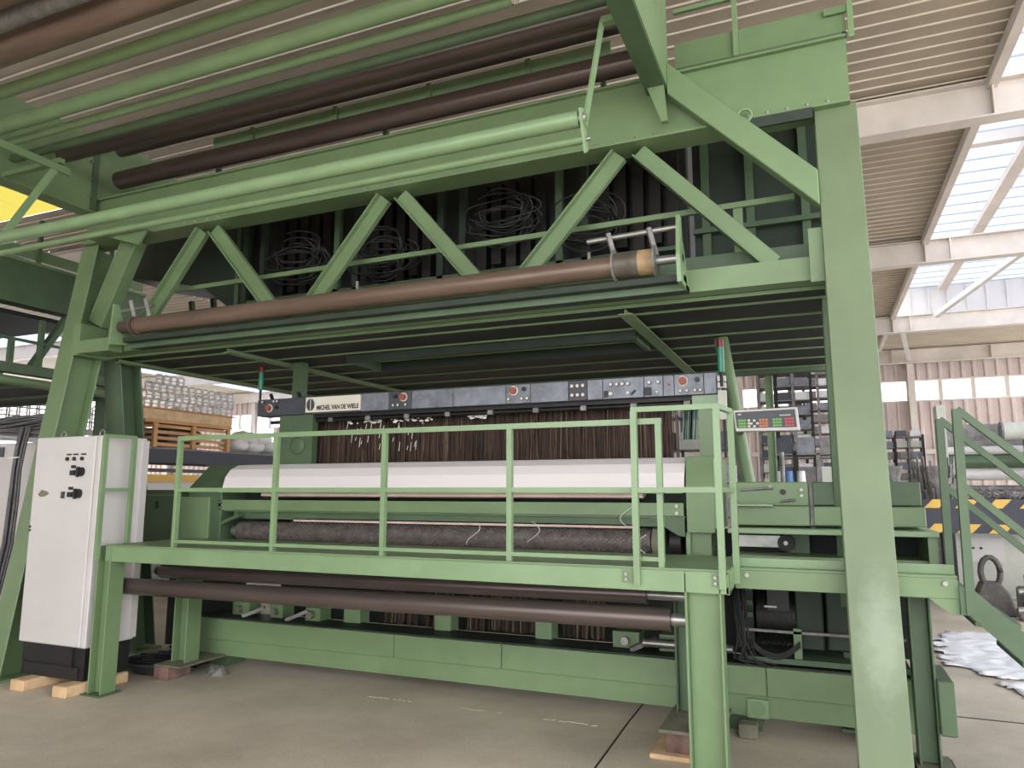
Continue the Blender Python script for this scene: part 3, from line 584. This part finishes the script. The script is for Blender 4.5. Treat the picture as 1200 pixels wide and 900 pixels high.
# keypad
K = thing('keypad_box', 'white framed keypad box with coloured keys beside the inclined tube', 'keypad', (-.32, 5.25, 2.0))
MB().prism([(-.528, 2.145), (-.112, 2.152), (-.10, 1.995), (-.515, 2.0)], 'y', 5.2, 5.3).build('frame', 'white', K, .004)
MB().prism([(-.515, 2.132), (-.127, 2.138), (-.12, 2.018), (-.505, 2.022)], 'y', 5.19, 5.2).build('face', 'panel_dark', K)
kb = {}
def key(x, z, mt, w=.016, h=.014):
    if mt not in kb: kb[mt] = MB().box(-.5, .5, -.004, 0, -.5, .5).mesh('key', mt, V((0, 0, 0)))
    o = bpy.data.objects.new('key', kb[mt]); col.objects.link(o); o.parent = K; o.location = V((x, 5.19, z))-off(K); o.scale = (w, 1, h)
for i in range(3):
    for j in range(3):
        key(-.487+i*.018, 2.032+j*.02, 'btn_green'); key(-.35+i*.02, 2.032+j*.02, 'btn_orange')
        key(-.262+i*.02, 2.032+j*.02, 'btn_green'); key(-.185+i*.02, 2.032+j*.021, 'btn_red')
for j in range(3): key(-.425, 2.032+j*.02, 'cream')
for x, z in ((-.39, 2.03), (-.37, 2.05), (-.41, 2.05), (-.39, 2.07)): key(x, z, 'cream')
key(-.19, 2.10, 'cream', .07, .006); key(-.485, 2.115, 'cream', .02, .008)
MB().bar((-.45, 5.3, 2.06), (-.57, 6.06, 2.06), .04, .04).build('mount_arm', 'green_deep', K)

# ------------------------------------------------------------------ work platform
Pf = thing('work_platform', 'raised green work platform on H-section posts in front of the loom', 'platform', (-2.8, 4.6, 0))
box('front_beam', 'green_rail', Pf, -5.35, -.49, 4.22, 4.24, 1.03, 1.15, bevel=.003); box('beam_flange', 'green', Pf, -5.35, -.49, 4.24, 4.31, 1.03, 1.045)
box('deck_plate', 'green', Pf, -5.35, -.49, 4.215, 5.1, 1.15, 1.162)
MB().prism([(4.22, 1.03), (4.22, 1.15), (4.52, 1.15), (4.52, 1.05)], 'x', -.505, -.49).build('end_plate', 'green_rail', Pf)
rb = box('side_beam', 'green', Pf, -.49, .64, 4.52, 4.54, 1.03, 1.137, bevel=.003); box('deck_plate', 'green', Pf, -.49, .64, 4.52, 5.1, 1.137, 1.15); box('deck_curb', 'green_rail', Pf, -.49, .64, 4.60, 4.62, 1.15, 1.2)
bolts(rb, [(-.42, 4.52, 1.11), (.58, 4.52, 1.11)], (math.pi/2, 0, 0))
MB().prism([(.50, 1.03), (.64, 1.03), (.64, .95), (.60, .95)], 'y', 4.52, 4.54).build('gusset', 'green', Pf)
def post(xc, yc, z0, z1, w, d, mt='green'): return MB().hbeam((xc, yc, z0), (xc, yc, z1), d, w, .012, (1, 0, 0)).build('post', mt, Pf, .003)
post(-.635, 4.29, .01, 1.14, .20, .14); post(-5.35, 4.28, .01, 1.15, .15, .14)
MB().box(-5.46, -5.24, 4.18, 4.38, 0, .012).build('foot_plate', 'green_deep', Pf); MB().box(-.76, -.51, 4.17, 4.40, 0, .012).build('foot_plate', 'green_deep', Pf)
post(-5.22, 4.98, .12, 1.03, .16, .16, 'green'); fp = box('foot_plate', 'plate_dirty', Pf, -5.36, -5.06, 4.78, 5.30, .105, .12)
post(.47, 4.78, .12, 1.03, .11, .14, 'green_deep'); box('foot_plate', 'plate_dirty', Pf, .40, .58, 4.64, 4.92, .105, .12)
box('hung_box', 'green_deep', Pf, .525, .605, 4.68, 5.1, .29, .575, bevel=.006); box('cross_tie', 'green_deep', Pf, .4, .6, 4.72, 5.25, 1.0, 1.03)
box('deck_end', 'green_deep', Pf, -.95, -.6, 5.06, 5.1, 1.03, 1.15)
post(-.86, 5.04, .17, 1.03, .16, .14, 'green_deep'); box('foot_plate', 'plate_dirty', Pf, -.98, -.62, 4.60, 5.2, .15, .17)
for xs in (-4.2, -3.0, -1.8): box('deck_bearer', 'green_deep', Pf, xs-.03, xs+.03, 4.24, 5.1, 1.04, 1.15)
# dark cloth rollers under the platform
def droll(Y, z, r, x0, x1, label, xe):
    t = thing('take_up_roller', label, 'roller', ((x0+x1)/2, Y, z-r)); MB().cyl((x0, Y, z-.02), (x1, Y, z+.012), r, 32).build('tube', 'dark_roll', t)
    MB().cyl((x1, Y, z+.012), (xe, Y, z+.012), r*.55, 18).build('journal', 'steel', t)
    MB().cyl((x1-.006, Y, z+.012), (x1+.01, Y, z+.012), r*1.06, 24).build('collar', 'dark_roll', t); MB().cyl((x0-.06, Y, z-.02), (x0, Y, z-.02), r*.6, 18).build('journal', 'iron', t)
    return t
droll(4.44, .83, .066, -5.42, -.86, 'front dark brown take-up roller hanging below the platform beam', -.74)
droll(4.66, .935, .056, -5.2, -1.05, 'rear dark brown take-up roller tucked under the platform deck', -.80)
# railings
GR = thing('guard_rail', 'low pale green guard rail along the front of the work platform', 'railing', (-2.75, 4.25, 1.16))
q = .034
for xs in (-4.64, -3.68, -2.745, -1.81, -.86): MB().bar((xs, 4.25, 1.162), (xs, 4.25, 1.986), q, q, (0, 1, 0)).build('post', 'green_rail', GR)
for z, h in ((2.002, .034), (1.60, .03), (1.205, .024)): MB().bar((-4.659, 4.25, z), (-.841, 4.25, z), q-.006, h).build('rail', 'green_rail', GR)
TG = thing('gate_rail', 'taller pale green gate frame at the right end of the platform railing', 'railing', (-.75, 4.2, 1.05))
for xs, y, z0 in ((-.995, 4.205, 1.06), (-.52, 4.205, 1.06), (-.475, 4.50, 1.06)): MB().bar((xs, y, z0), (xs, y, 2.06), .036, .036, (0, 1, 0)).build('post', 'green_rail', TG)
for z in (2.07, 1.60): MB().bar((-1.010, 4.205, z), (-.505, 4.205, z), .030, .030).build('rail', 'green_rail', TG); MB().bar((-.52, 4.205, z), (-.475, 4.515, z), .028, .028).build('rail', 'green_rail', TG)
for xs in (-1.04, -.535): MB().box(xs-.045, xs+.045, 4.212, 4.222, 1.07, 1.14).build('base_clip', 'green', TG)
bolts(TG, [(-1.06, 4.21, 1.09), (-1.06, 4.21, 1.12), (-.56, 4.21, 1.09), (-.56, 4.21, 1.12)], (math.pi/2, 0, 0), .7)
LG = thing('end_rail', 'short green end rail of the platform in front of the cabinet side', 'railing', (-5.37, 4.3, 1.05))
for y in (4.16, 4.43): MB().bar((-5.37, y, 1.05), (-5.37, y, 2.03), .034, .034, (0, 1, 0)).build('post', 'green_rail', LG)
for z in (2.04, 1.60): MB().bar((-5.37, 4.145, z), (-5.37, 4.445, z), .028, .028).build('rail', 'green_rail', LG)

# blocks on the floor
def blk(name, mat, label, cat, *a): return MB().box(*a).single(name, mat, label, cat, bevel=.008)
blk('support_block', 'brick', 'red brown block under the inner platform post', 'block', -5.34, -5.18, 4.76, 5.02, 0, .105)
blk('support_block', 'brick', 'red brown block behind the front right platform post', 'block', -.95, -.74, 4.64, 4.9, .03, .15)
blk('timber_plank', 'wood_pale', 'pale flat plank under the red brown block near the front right post', 'plank', -1.04, -.66, 4.58, 5.0, 0, .03)
blk('support_block', 'iron', 'dark block under the rear right platform post', 'block', .38, .60, 4.62, 4.94, 0, .105)
blk('support_block', 'plate_dirty', 'small dull block on the floor right of the front right post', 'block', -.58, -.46, 5.16, 5.28, 0, .09)
for x0, lb in ((-6.12, 'left pale timber block under the white control cabinet'), (-5.62, 'right pale timber block under the white control cabinet')):
    blk('timber_block', 'wood_pale', lb, 'block', x0, x0+.16, 4.06, 4.62, 0, .085)
rg = MB(); rr = random.Random(4); rv = [(-4.97+.13*math.cos(k*.7)*rr.uniform(.75, 1.2), 5.12+.09*math.sin(k*.7)*rr.uniform(.75, 1.2), 0) for k in range(9)]
rt = [(-4.97+(x+4.97)*.55, 5.12+(y-5.12)*.55, rr.uniform(.03, .085)) for x, y, z in rv]
rg.add(rv+rt, [tuple(range(8, -1, -1)), tuple(range(9, 18))]+[(i, (i+1) % 9, 9+(i+1) % 9, 9+i) for i in range(9)]).single('crumpled_rag', 'hazygrey', 'crumpled grey rag on the floor beside the inner post foot', 'rag')
m = MB()
for k in range(5): m.tube([(-5.55+(.22+.02*k)*math.cos(t*.35), 4.98+(.17+.015*k)*math.sin(t*.35), .02+.018*k) for t in range(19)], .014, 6)
for k in range(10): m.tube([(-5.75+random.uniform(-.1, .5), 5.0+random.uniform(-.1, .3)+.05*j, .03+.05*math.sin(j+k)+.04) for j in range(5)], .012, 5)
m.single('cable_coil', 'rubber_dark', 'coil of black cable lying on the floor behind the cabinet', 'cable')

# ------------------------------------------------------------------ control cabinets
CB = thing('control_cabinet', 'white control cabinet with black knobs and a black plinth', 'cabinet', (-5.88, 4.45, .085))
box('body', 'white', CB, -6.27, -5.49, 4.215, 4.66, .34, 2.05, bevel=.006); dr = box('door', 'white', CB, -6.265, -5.535, 4.195, 4.215, .35, 2.045, bevel=.005)
box('plinth', 'black', CB, -6.25, -5.50, 4.23, 4.64, .085, .34); box('plinth_panel', 'black', CB, -6.2, -5.56, 4.215, 4.23, .10, .19, bevel=.003); box('plinth_bar', 'black', CB, -5.64, -5.625, 4.21, 4.23, .17, .33)
for x in (-5.84, -5.755, -5.66): o = box('rotary_switch', 'white', dr, x-.025, x+.025, 4.18, 4.195, 1.835, 1.885); MB().cyl((x, 4.18, 1.855), (x, 4.165, 1.855), .013, 12).build('knob', 'black', o) if False else None; box('switch_label', 'black', dr, x-.025, x+.025, 4.185, 4.195, 1.89, 1.902); MB().cyl((x+.006, 4.18, 1.858), (x+.006, 4.165, 1.858), .016, 12).build('switch_knob', 'black', dr)
for x, z in ((-5.775, 1.75), (-5.785, 1.57)):
    box('push_button', 'black', dr, x-.026, x+.026, 4.18, 4.195, z-.03, z+.012); box('switch_label', 'black', dr, x-.02, x+.026, 4.185, 4.195, z+.03, z+.055); MB().cyl((x+.105, 4.195, z), (x+.105, 4.16, z), .038, 18).build('main_knob', 'black', dr); MB().bar((x+.105, 4.155, z-.045), (x+.105, 4.155, z+.04), .018, .02, (0, 1, 0)).build('knob_grip', 'black', dr)
box('push_button', 'panel_dark', dr, -5.885, -5.855, 4.18, 4.195, 1.53, 1.585)
MB().prism([(-6.19, 1.56), (-6.15, 1.60), (-6.09, 1.59), (-6.05, 1.57), (-6.1, 1.545), (-6.16, 1.54)], 'y', 4.193, 4.195).build('torn_sticker', 'plate_dirty', dr)
for z in (1.25, 1.28): box('lock', 'black', dr, -6.255, -6.243, 4.185, 4.195, z, z+.018)
for xs in (-6.08, -5.6): MB().tube([(xs+.03*math.cos(k*.53), 4.3, 2.075+.03*math.sin(k*.53)) for k in range(13)], .007, 6).build('lifting_eye', 'steel', CB)
box('rear_door', 'white', CB, -5.49, -5.46, 4.60, 4.66, .36, 2.03)
C2 = thing('control_cabinet', 'plain white cabinet at the far left edge behind the slanted leg', 'cabinet', (-7.6, 5.0, 0))
box('body', 'white', C2, -8.1, -7.14, 4.8, 5.3, .1, 2.07, bevel=.006); box('plinth', 'black', C2, -8.08, -7.16, 4.82, 5.28, 0, .1); box('meter', 'panel_dark', C2, -7.75, -7.66, 4.785, 4.8, 1.93, 2.03); box('lock', 'black', C2, -7.50, -7.48, 4.79, 4.8, 1.28, 1.33)
m = MB()
for k in range(26):
    z = 2.08+.012*(k % 13)+random.uniform(0, .02); y = 4.62+random.uniform(-.06, .12)
    m.tube([(-8.4+.21*j, y+.015*math.sin(j*.9+k), z+.03*math.sin(j*.6+k*.4)+.05) for j in range(9)], .011, 5)
m.single('cable_bundle', 'rubber', 'thick bundle of grey cables lying over the far left cabinet', 'cable')
m = MB()
for k in range(14):
    dx = random.uniform(-.05, .05); y = 4.60+random.uniform(-.05, .03)
    m.tube([(-7.04+dx, y, 2.2), (-7.06+dx, y-.02, 2.0), (-7.08+dx*.7, y-.02, 1.8), (-7.09+dx, y-.02, 1.5), (-7.14+dx, y, 1.1), (-7.22+dx, y, .75), (-7.4+dx, y, .02)], .012, 5)
m.single('cable_bundle', 'rubber', 'bundle of grey cables hanging down beside the slanted left leg', 'cable')
MB().bar((-7.15, 4.52, 1.9), (-7.0, 4.52, 1.905), .012, .012).single('cable_tie', 'lint', 'white tie around the hanging cable bundle', 'cable tie')

# ------------------------------------------------------------------ stair
ST = thing('access_stair', 'green access stair with handrails descending from the right end of the platform', 'stair', (1.2, 4.8, 0))  # whole stair in the darker green, painting its shaded side
sl = .98
def sp(x, y, z): return (x, y, z-sl*(x-.66))
for y in (4.5, 5.1):
    MB().prism([(.64, 1.10), (.69, 1.10), (1.72, 1.10-sl*1.03), (1.72, .0), (1.64, 0), (.68, .955), (.64, .955)], 'y', y-.01, y+.01).build('stringer', 'green_deep', ST)
    MB().bar((.685, y, .96), (.70, y, 2.03), .042, .042, (0, 1, 0)).build('post', 'green_deep', ST); MB().bar((1.62, y, .1), (1.62, y, 1.05), .042, .042, (0, 1, 0)).build('post', 'green_deep', ST)
    for zt in (2.03, 1.62): MB().bar((.70, y, zt), (1.62, y, zt-sl*.92), .034, .036).build('handrail', 'green_deep', ST)
for k in range(5): box('tread', 'green_deep', ST, .70+k*.19, .90+k*.19, 4.5, 5.1, .90-k*.186, .925-k*.186)

# ------------------------------------------------------------------ right background: neighbouring loom
FL = thing('far_loom', 'pale loom with navy beam and yellow hazard stripes beyond the stair', 'loom', (3.4, 12.6, 0))
bmN = box('hazard_beam', 'navy', FL, 1.37, 7.4, 12.2, 12.5, .985, 1.465)
for k in range(15):
    x = 1.38+k*.39
    for z0, z1, s in ((1.34, 1.465, .12), (.99, 1.115, .12)): MB().prism([(x, z0), (x+.19, z0), (x+.19+s, z1), (x+s, z1)], 'y', 12.185, 12.2).build('stripe', 'yellow', bmN)
for xs in (1.66, 6.2): box('support_leg', 'iron', FL, xs-.07, xs+.09, 12.22, 12.45, 0, .985)
box('cabinet', 'hazy', FL, 1.55, 3.4, 12.9, 13.8, 0, 1.0, bevel=.02); box('cabinet', 'hazy', FL, 3.5, 7.0, 12.8, 13.8, 0, .95, bevel=.02)
cbx = box('terminal_plate', 'white', FL, 2.0, 2.45, 12.86, 12.9, .55, .88)
for a in (2.06, 2.16): MB().cyl((a, 12.86, .74), (a, 12.84, .74), .018, 8).build('terminal', 'ink', cbx)
for z, r, mt in ((1.62, .055, 'hazygrey'), (1.85, .095, 'white'), (2.06, .11, 'green_deep'), (2.24, .07, 'white')): MB().cyl((1.98, 14.0, z), (7.0, 14.0, z), r, 16).build('long_roller', mt, FL)
box('screen', 'hazygrey', FL, 2.0, 7.0, 14.3, 14.36, 2.3, 2.7); box('upright', 'hazy', FL, 1.86, 1.98, 13.8, 14.2, 0, 3.0); box('upright', 'hazy', FL, 6.9, 7.02, 13.8, 14.2, 0, 3.0)
MB().cyl((2.72, 13.6, 2.52), (3.4, 13.6, 2.52), .14, 20).build('motor_drum', 'hazy', FL); MB().cyl((2.69, 13.6, 2.52), (2.72, 13.6, 2.52), .15, 20).build('motor_cap', 'hazygrey', FL)
box('motor_post', 'hazygrey', FL, 3.0, 3.1, 13.6, 13.7, 1.0, 2.4)
m = MB()
for k in range(70):
    x = random.uniform(1.95, 3.1); m.tube([(x, 12.65, 1.42), (x+.07, 12.65, 1.5+random.uniform(0, .16)*(3.2-x)), (x+random.uniform(.1, .4), 12.7, 1.46)], .016, 4)
m.build('tangled_warp', 'hazygrey', FL, kind='stuff')
HK = thing('lifting_clamp', 'dark iron lifting clamp with a ring standing beside the far loom', 'clamp', (1.98, 11.3, 0))
MB().prism([(1.76, 0.0), (2.22, 0.0), (2.16, .28), (2.06, .42), (1.86, .42), (1.80, .28)], 'y', 11.2, 11.45).build('body', 'scrap', HK, .02)
MB().tube([(1.98+.11*math.cos(k*.45), 11.32, .54+.19*math.sin(k*.45)) for k in range(15)], .036, 8).build('ring', 'scrap', HK)
for k, (x, y, w, h) in enumerate(((2.45, 11.5, .3, .5), (2.8, 11.8, .45, .62), (2.3, 11.0, .24, .22), (2.95, 11.2, .5, .3))):
    t = thing('machine_part', ['upright', 'tallest', 'small low', 'wide flat'][k]+' grey machine part in the scrap pile beside the lifting clamp', 'machine part', (x, y, 0), 'loose machine parts')
    box('casting', 'hazygrey', t, x-w/2, x+w/2, y-w/2, y+w/2, 0, h*.7, bevel=.03); MB().cyl((x-w*.6, y-w*.55, h*.6), (x+w*.6, y-w*.55, h*.75), .04, 10).build('shaft', 'steel', t)
    MB().cyl((x, y, h*.7), (x, y, h), w*.25, 12).build('spigot', 'iron', t)
# plastic film on the floor
def film(name, pts, label, seed):
    rnd = random.Random(seed); n = len(pts); st = .045
    def inside(x, y):
        c = False
        for i in range(n):
            (x1, y1), (x2, y2) = pts[i], pts[(i+1) % n]
            if (y1 > y) != (y2 > y) and x < (x2-x1)*(y-y1)/(y2-y1)+x1: c = not c
        return c
    x0, x1 = min(p[0] for p in pts), max(p[0] for p in pts); y0, y1 = min(p[1] for p in pts), max(p[1] for p in pts)
    nx, ny = int((x1-x0)/st)+2, int((y1-y0)/st)+2; idx = {}; vs = []; fs = []
    def vid(i, j):
        if (i, j) not in idx:
            x, y = x0+i*st, y0+j*st
            h = .012+.012*math.sin(x*17+3*math.sin(y*9+seed))*math.sin(y*13+2*math.sin(x*11))+.008*rnd.random()
            idx[i, j] = len(vs); vs.append((x+rnd.uniform(-.016, .016), y+rnd.uniform(-.016, .016), max(.004, h)))
        return idx[i, j]
    for i in range(nx):
        for j in range(ny):
            w = .06*math.sin(i*.7+seed)+.05*math.sin(j*.9)
            if inside(x0+(i+.5)*st+w, y0+(j+.5)*st+w*.8): fs.append((vid(i, j), vid(i+1, j), vid(i+1, j+1), vid(i, j+1)))
    o = MB().add(vs, fs, True).single(name, 'sheet_plastic', label, 'plastic film')
    md = o.modifiers.new('thickness', 'SOLIDIFY'); md.thickness = .003
film('plastic_film', [(.95, 8.0), (1.1, 7.8), (1.45, 7.55), (1.9, 7.6), (2.3, 8.6), (1.9, 9.9), (1.25, 9.75), (1.0, 9.2)], 'large crumpled white plastic film on the floor beyond the stair', 3)
film('plastic_film', [(1.22, 7.35), (1.4, 7.05), (1.9, 6.9), (2.2, 7.3), (1.7, 7.52)], 'smaller white plastic film on the floor nearest the stair foot', 5)
# tall parts racks behind the loom
def rack(x0, x1, y, z1, n, label, seed, bays=2, base=0.):
    rnd = random.Random(seed); t = thing('parts_rack', label, 'rack', ((x0+x1)/2, y, base), 'tall racks behind the loom')
    for i in range(bays+1):
        x = x0+(x1-x0)*i/bays; MB().box(x-.02, x+.02, y, y+.04, base, z1).box(x-.02, x+.02, y+.4, y+.44, base, z1).build('upright', 'iron' if i % 2 else 'hazygrey', t)
    for k in range(n):
        z = base+.3+(z1-base-.35)*k/(n-1); s = box('shelf', 'hazygrey', t, x0, x1, y, y+.44, z, z+.015)
        for b in range(bays):
            a = x0+(x1-x0)*(b+.12)/bays; e = x0+(x1-x0)*(b+.88)/bays
            box('bin', rnd.choice(('panel_dark', 'hazygrey', 'panel', 'panel', 'silver', 'hazy')), s, a, e, y+.03, y+.4, z+.016, z+.015+.55*(z1-base)/n)
    return t
rack(-.82, -.05, 11.9, 3.9, 17, 'left tall rack of grey bins seen left of the slim green post', 1, 3)
rack(-.40, .28, 13.2, 4.2, 20, 'right tall rack of grey bins seen beside the right leg', 2, 3)
rack(1.2, 1.95, 16.5, 2.7, 12, 'low grey rack of bins between right leg and stair posts', 4, 3)
for i, (x0, x1, y, z1, lb) in enumerate(((-2.6, -1.0, 10.2, 2.65, 'dark low rack with rods seen right of the warp cords'), (-.5, .5, 9.0, 2.05, 'low dark rack with white topped shelf behind the drive end'))):
    rr = rack(x0, x1, y, z1, 6, lb, 9+i, 4)
t = thing('bobbin_trolley', 'blue and white bobbins on a trolley behind the drive end', 'trolley', (-.28, 8.4, 0))
box('frame', 'hazygrey', t, -.5, -.05, 8.3, 8.6, 0, 1.62)
for k, (x, mt) in enumerate(((-.42, 'white'), (-.3, 'bluebin'), (-.18, 'bag'))): MB().cyl((x, 8.4, 1.62), (x, 8.4, 1.80), .05, 14, .04).build('bobbin', mt, t)
MB().cyl((1.02, 14, 0), (1.02, 14, 1.6), .25, 14, .2).cyl((1.02, 14, 1.6), (1.02, 14, 2.0), .2, 14, .3).single('yarn_bale', 'hazygrey', 'grey bale of waste yarn beside the wall column', 'bale')
m = MB(); m.cyl((1.62, 12.5, 1.2), (1.62, 12.5, 1.95), .22, 12, .3)
for k in range(40): a = random.uniform(0, 6.28); m.bar((1.62+.2*math.cos(a), 12.5+.2*math.sin(a), 1.2), (1.62+.33*math.cos(a), 12.5+.33*math.sin(a), random.uniform(1.5, 2.1)), .03, .02)
m.box(1.5, 1.74, 12.38, 12.62, 0, 1.2); m.single('waste_bin', 'hazygrey', 'shaggy grey yarn waste heaped on a stand behind the stair post', 'bin')

# ------------------------------------------------------------------ left background: neighbour gantry, crates, frames
NG = thing('neighbour_gantry', 'neighbouring green gantry at the far left edge', 'gantry', (-9.5, 6.0, 0))
box('side_girder', 'green_deep', NG, -8.2, -8.0, 3.5, 6.6, 3.63, 4.10); box('girder_cap', 'green', NG, -8.22, -7.98, 3.5, 6.6, 4.10, 4.13); box('cap_rail', 'green', NG, -8.1, -8.06, 3.5, 6.6, 4.18, 4.30)
for y in (4.3, 5.2, 6.1): MB().bar((-8.04, y, 4.13), (-8.04, y, 4.65), .04, .04, (0, 1, 0)).build('rail_post', 'green_deep', NG)
box('lower_girder', 'green_deep', NG, -8.12, -8.0, 3.6, 6.3, 2.86, 2.97); MB().cyl((-7.98, 3.6, 2.79), (-7.98, 6.5, 2.75), .05, 14).build('side_pipe', 'green', NG)
MB().bar((-8.02, 3.6, 3.25), (-8.02, 6.3, 3.22), .03, .03).build('rail', 'green_deep', NG)
for y in (4.98, 5.3): MB().bar((-8.02, y, 2.97), (-8.02, y, 3.5 if y > 5.2 else 3.24), .05, .05, (0, 1, 0)).build('rail_post', 'green_deep', NG)
MB().bar((-8.06, 5.25, 2.97), (-8.06, 5.62, 3.63), .1, .06, (0, 1, 0)).build('strut', 'green_deep', NG)
box('under_deck', 'black_plate', NG, -12.5, -8.15, 3.9, 6.6, 2.78, 2.82); box('top_deck', 'black_plate', NG, -12.5, -8.25, 3.9, 5.9, 3.55, 3.6)
for y in (4.6, 5.3, 6.0, 6.55): box('deck_joist', 'green_deep', NG, -12.5, -8.15, y-.015, y+.015, 2.75, 2.78)
for xs, yc in ((-12.3, 7.4), (-8.75, 6.75)): box('column', 'green_deep', NG, xs-.1, xs+.1, yc-.1, yc+.1, 0, 3.6)
# storage shelf along the aisle
SH = thing('storage_shelf', 'low dark steel shelf carrying crates along the left aisle', 'shelf', (-9.95, 9.7, 0))
box('deck', 'navy', SH, -10.4, -9.5, 7.6, 12.2, 2.02, 2.25); box('deck_edge', 'hazygrey', SH, -9.51, -9.49, 7.6, 12.2, 2.235, 2.26); box('deck_sheet', 'panel_dark', SH, -10.4, -9.46, 7.6, 12.2, 1.9, 1.93)
for y in (7.8, 9.8, 12.0): box('leg', 'panel_dark', SH, -9.62, -9.54, y-.04, y+.04, 0, 1.9)
def crate(y0, y1, label):
    t = thing('wooden_crate', label, 'crate', (-9.9, (y0+y1)/2, 2.25)); n = 3
    for i in range(n):
        y = y0+(y1-y0)*i/(n-1); box('corner_post', 'wood', t, -9.54, -9.49, y-.035, y+.035, 2.25, 2.64); box('corner_post', 'wood', t, -10.3, -10.25, y-.035, y+.035, 2.25, 2.64)
    for k in range(4):
        z = 2.29+k*.095; box('slat', 'wood', t, -9.56, -9.54, y0, y1, z, z+.05); box('slat', 'wood', t, -10.29, -10.27, y0, y1, z, z+.05); box('end_slat', 'wood', t, -10.25, -9.56, y0, y0+.02, z, z+.05)
    return t
crate(8.2, 9.72, 'slatted wooden crate on the dark shelf below the long box')
MB().prism([(-10.2, 2.35), (-9.62, 2.35), (-9.6, 2.55), (-9.75, 2.62), (-10.05, 2.60), (-10.2, 2.5)], 'y', 8.55, 9.2).single('tarp_bundle', 'tarp', 'folded dark tarp stuffed inside the slatted crate', 'tarp')
lb = thing('wooden_box', 'long closed wooden box lying on the slatted crate', 'box', (-9.9, 8.9, 2.64))
box('body', 'wood_pale', lb, -10.25, -9.5, 7.95, 9.8, 2.69, 2.86, bevel=.01); box('lid', 'wood', lb, -10.3, -9.47, 7.9, 9.85, 2.86, 2.88); box('skid', 'wood', lb, -10.2, -9.5, 8.0, 9.8, 2.645, 2.69)
# wire frames stacked on the box
wf = MB()
for x in (-9.55,): wf.tube([(x, 8.0, 2.88), (x, 8.0, 3.0), (x, 8.02, 3.012), (x, 8.09, 3.012), (x, 8.11, 3.0), (x, 8.11, 2.88)], .015, 5)
for y in (8.0, 8.11): wf.bar((-9.75, y, 2.89), (-9.55, y, 2.89), .016, .016)
wf.bar((-9.55, 8.0, 2.94), (-9.55, 8.11, 2.94), .02, .02)
wfo = wf.single('wire_frame', 'silver', 'small galvanised wire frame in the stack on the long wooden box', 'wire frame', 'stacked wire frames')
ORD = ('first second third fourth fifth sixth seventh eighth ninth tenth eleventh twelfth thirteenth fourteenth fifteenth sixteenth').split()
for r in range(4):
    for k in range(13 if r < 3 else 4):
        lbl = 'galvanised wire frame, %s from the left in the %s row on the long wooden box' % (ORD[k], ('bottom', 'second', 'third', 'top')[r])
        if r == 0 and k == 0: wfo['label'] = lbl; continue
        c = wfo.copy(); col.objects.link(c); c['label'] = lbl; c.location = wfo.location+V((0, k*.142+(r % 2)*.03+(.16 if r == 3 else 0), r*.132))
for k in range(16):
    for r in range(3):
        c = wfo.copy(); col.objects.link(c); c.location = wfo.location+V((-1.6, -1.9+k*.15, -.3+r*.134)); c['label'] = 'wire frame, %s from the left in the %s row behind the slanted left leg' % (ORD[k], ('bottom', 'middle', 'top')[r]); c['group'] = 'wire frames behind the leg'
fs = thing('frame_stand', 'pale shelf stand with long bars behind the slanted left leg', 'stand', (-11.2, 7.4, 0))
for z in (1.75, 1.95, 2.15, 2.35, 2.52): box('bar', 'silver', fs, -11.55, -10.9, 5.9, 8.9, z, z+.05)
for y in (6.0, 7.4, 8.8): box('upright', 'silver', fs, -11.5, -11.44, y-.03, y+.03, 0, 2.56); box('upright', 'silver', fs, -11.0, -10.94, y-.03, y+.03, 0, 2.56)
# sacks
sk = [(-9.8, 10.15, 2.25, .28, .3), (-9.85, 10.6, 2.25, .3, .28), (-9.75, 11.05, 2.25, .27, .26), (-9.8, 10.4, 2.42, .26, .26), (-9.85, 10.85, 2.43, .26, .22), (-9.8, 11.5, 2.25, .28, .26)]
for k, (x, y, z, r, h) in enumerate(sk):
    o = MB().sph((x, y, z+h*.5), r, 14, 9, (1.1, .85, h*.5/r)).single('sack', 'bag', ['white sack next to the slatted crate', 'second white sack from the crate on the shelf', 'third white sack from the crate on the shelf', 'upper white sack nearest the crate', 'upper white sack farther along the shelf', 'last white sack at the far end of the shelf'][k], 'sack', 'white sacks on the shelf')
    dm = o.modifiers.new('lumps', 'DISPLACE'); tx = bpy.data.textures.new('lumps%d' % k, 'CLOUDS'); tx.noise_scale = .09; dm.texture = tx; dm.strength = .08; dm.texture_coords = 'GLOBAL'
t = thing('yellow_pallet', 'yellow carved board and white pallet under the dark shelf', 'pallet', (-9.6, 8.6, 0))
box('board', 'yellow', t, -9.62, -9.58, 8.0, 9.2, 1.72, 1.84); box('panel', 'white', t, -9.66, -9.62, 7.9, 9.4, 1.2, 1.72); box('base', 'hazygrey', t, -9.9, -9.5, 8.0, 9.3, 0, 1.2)
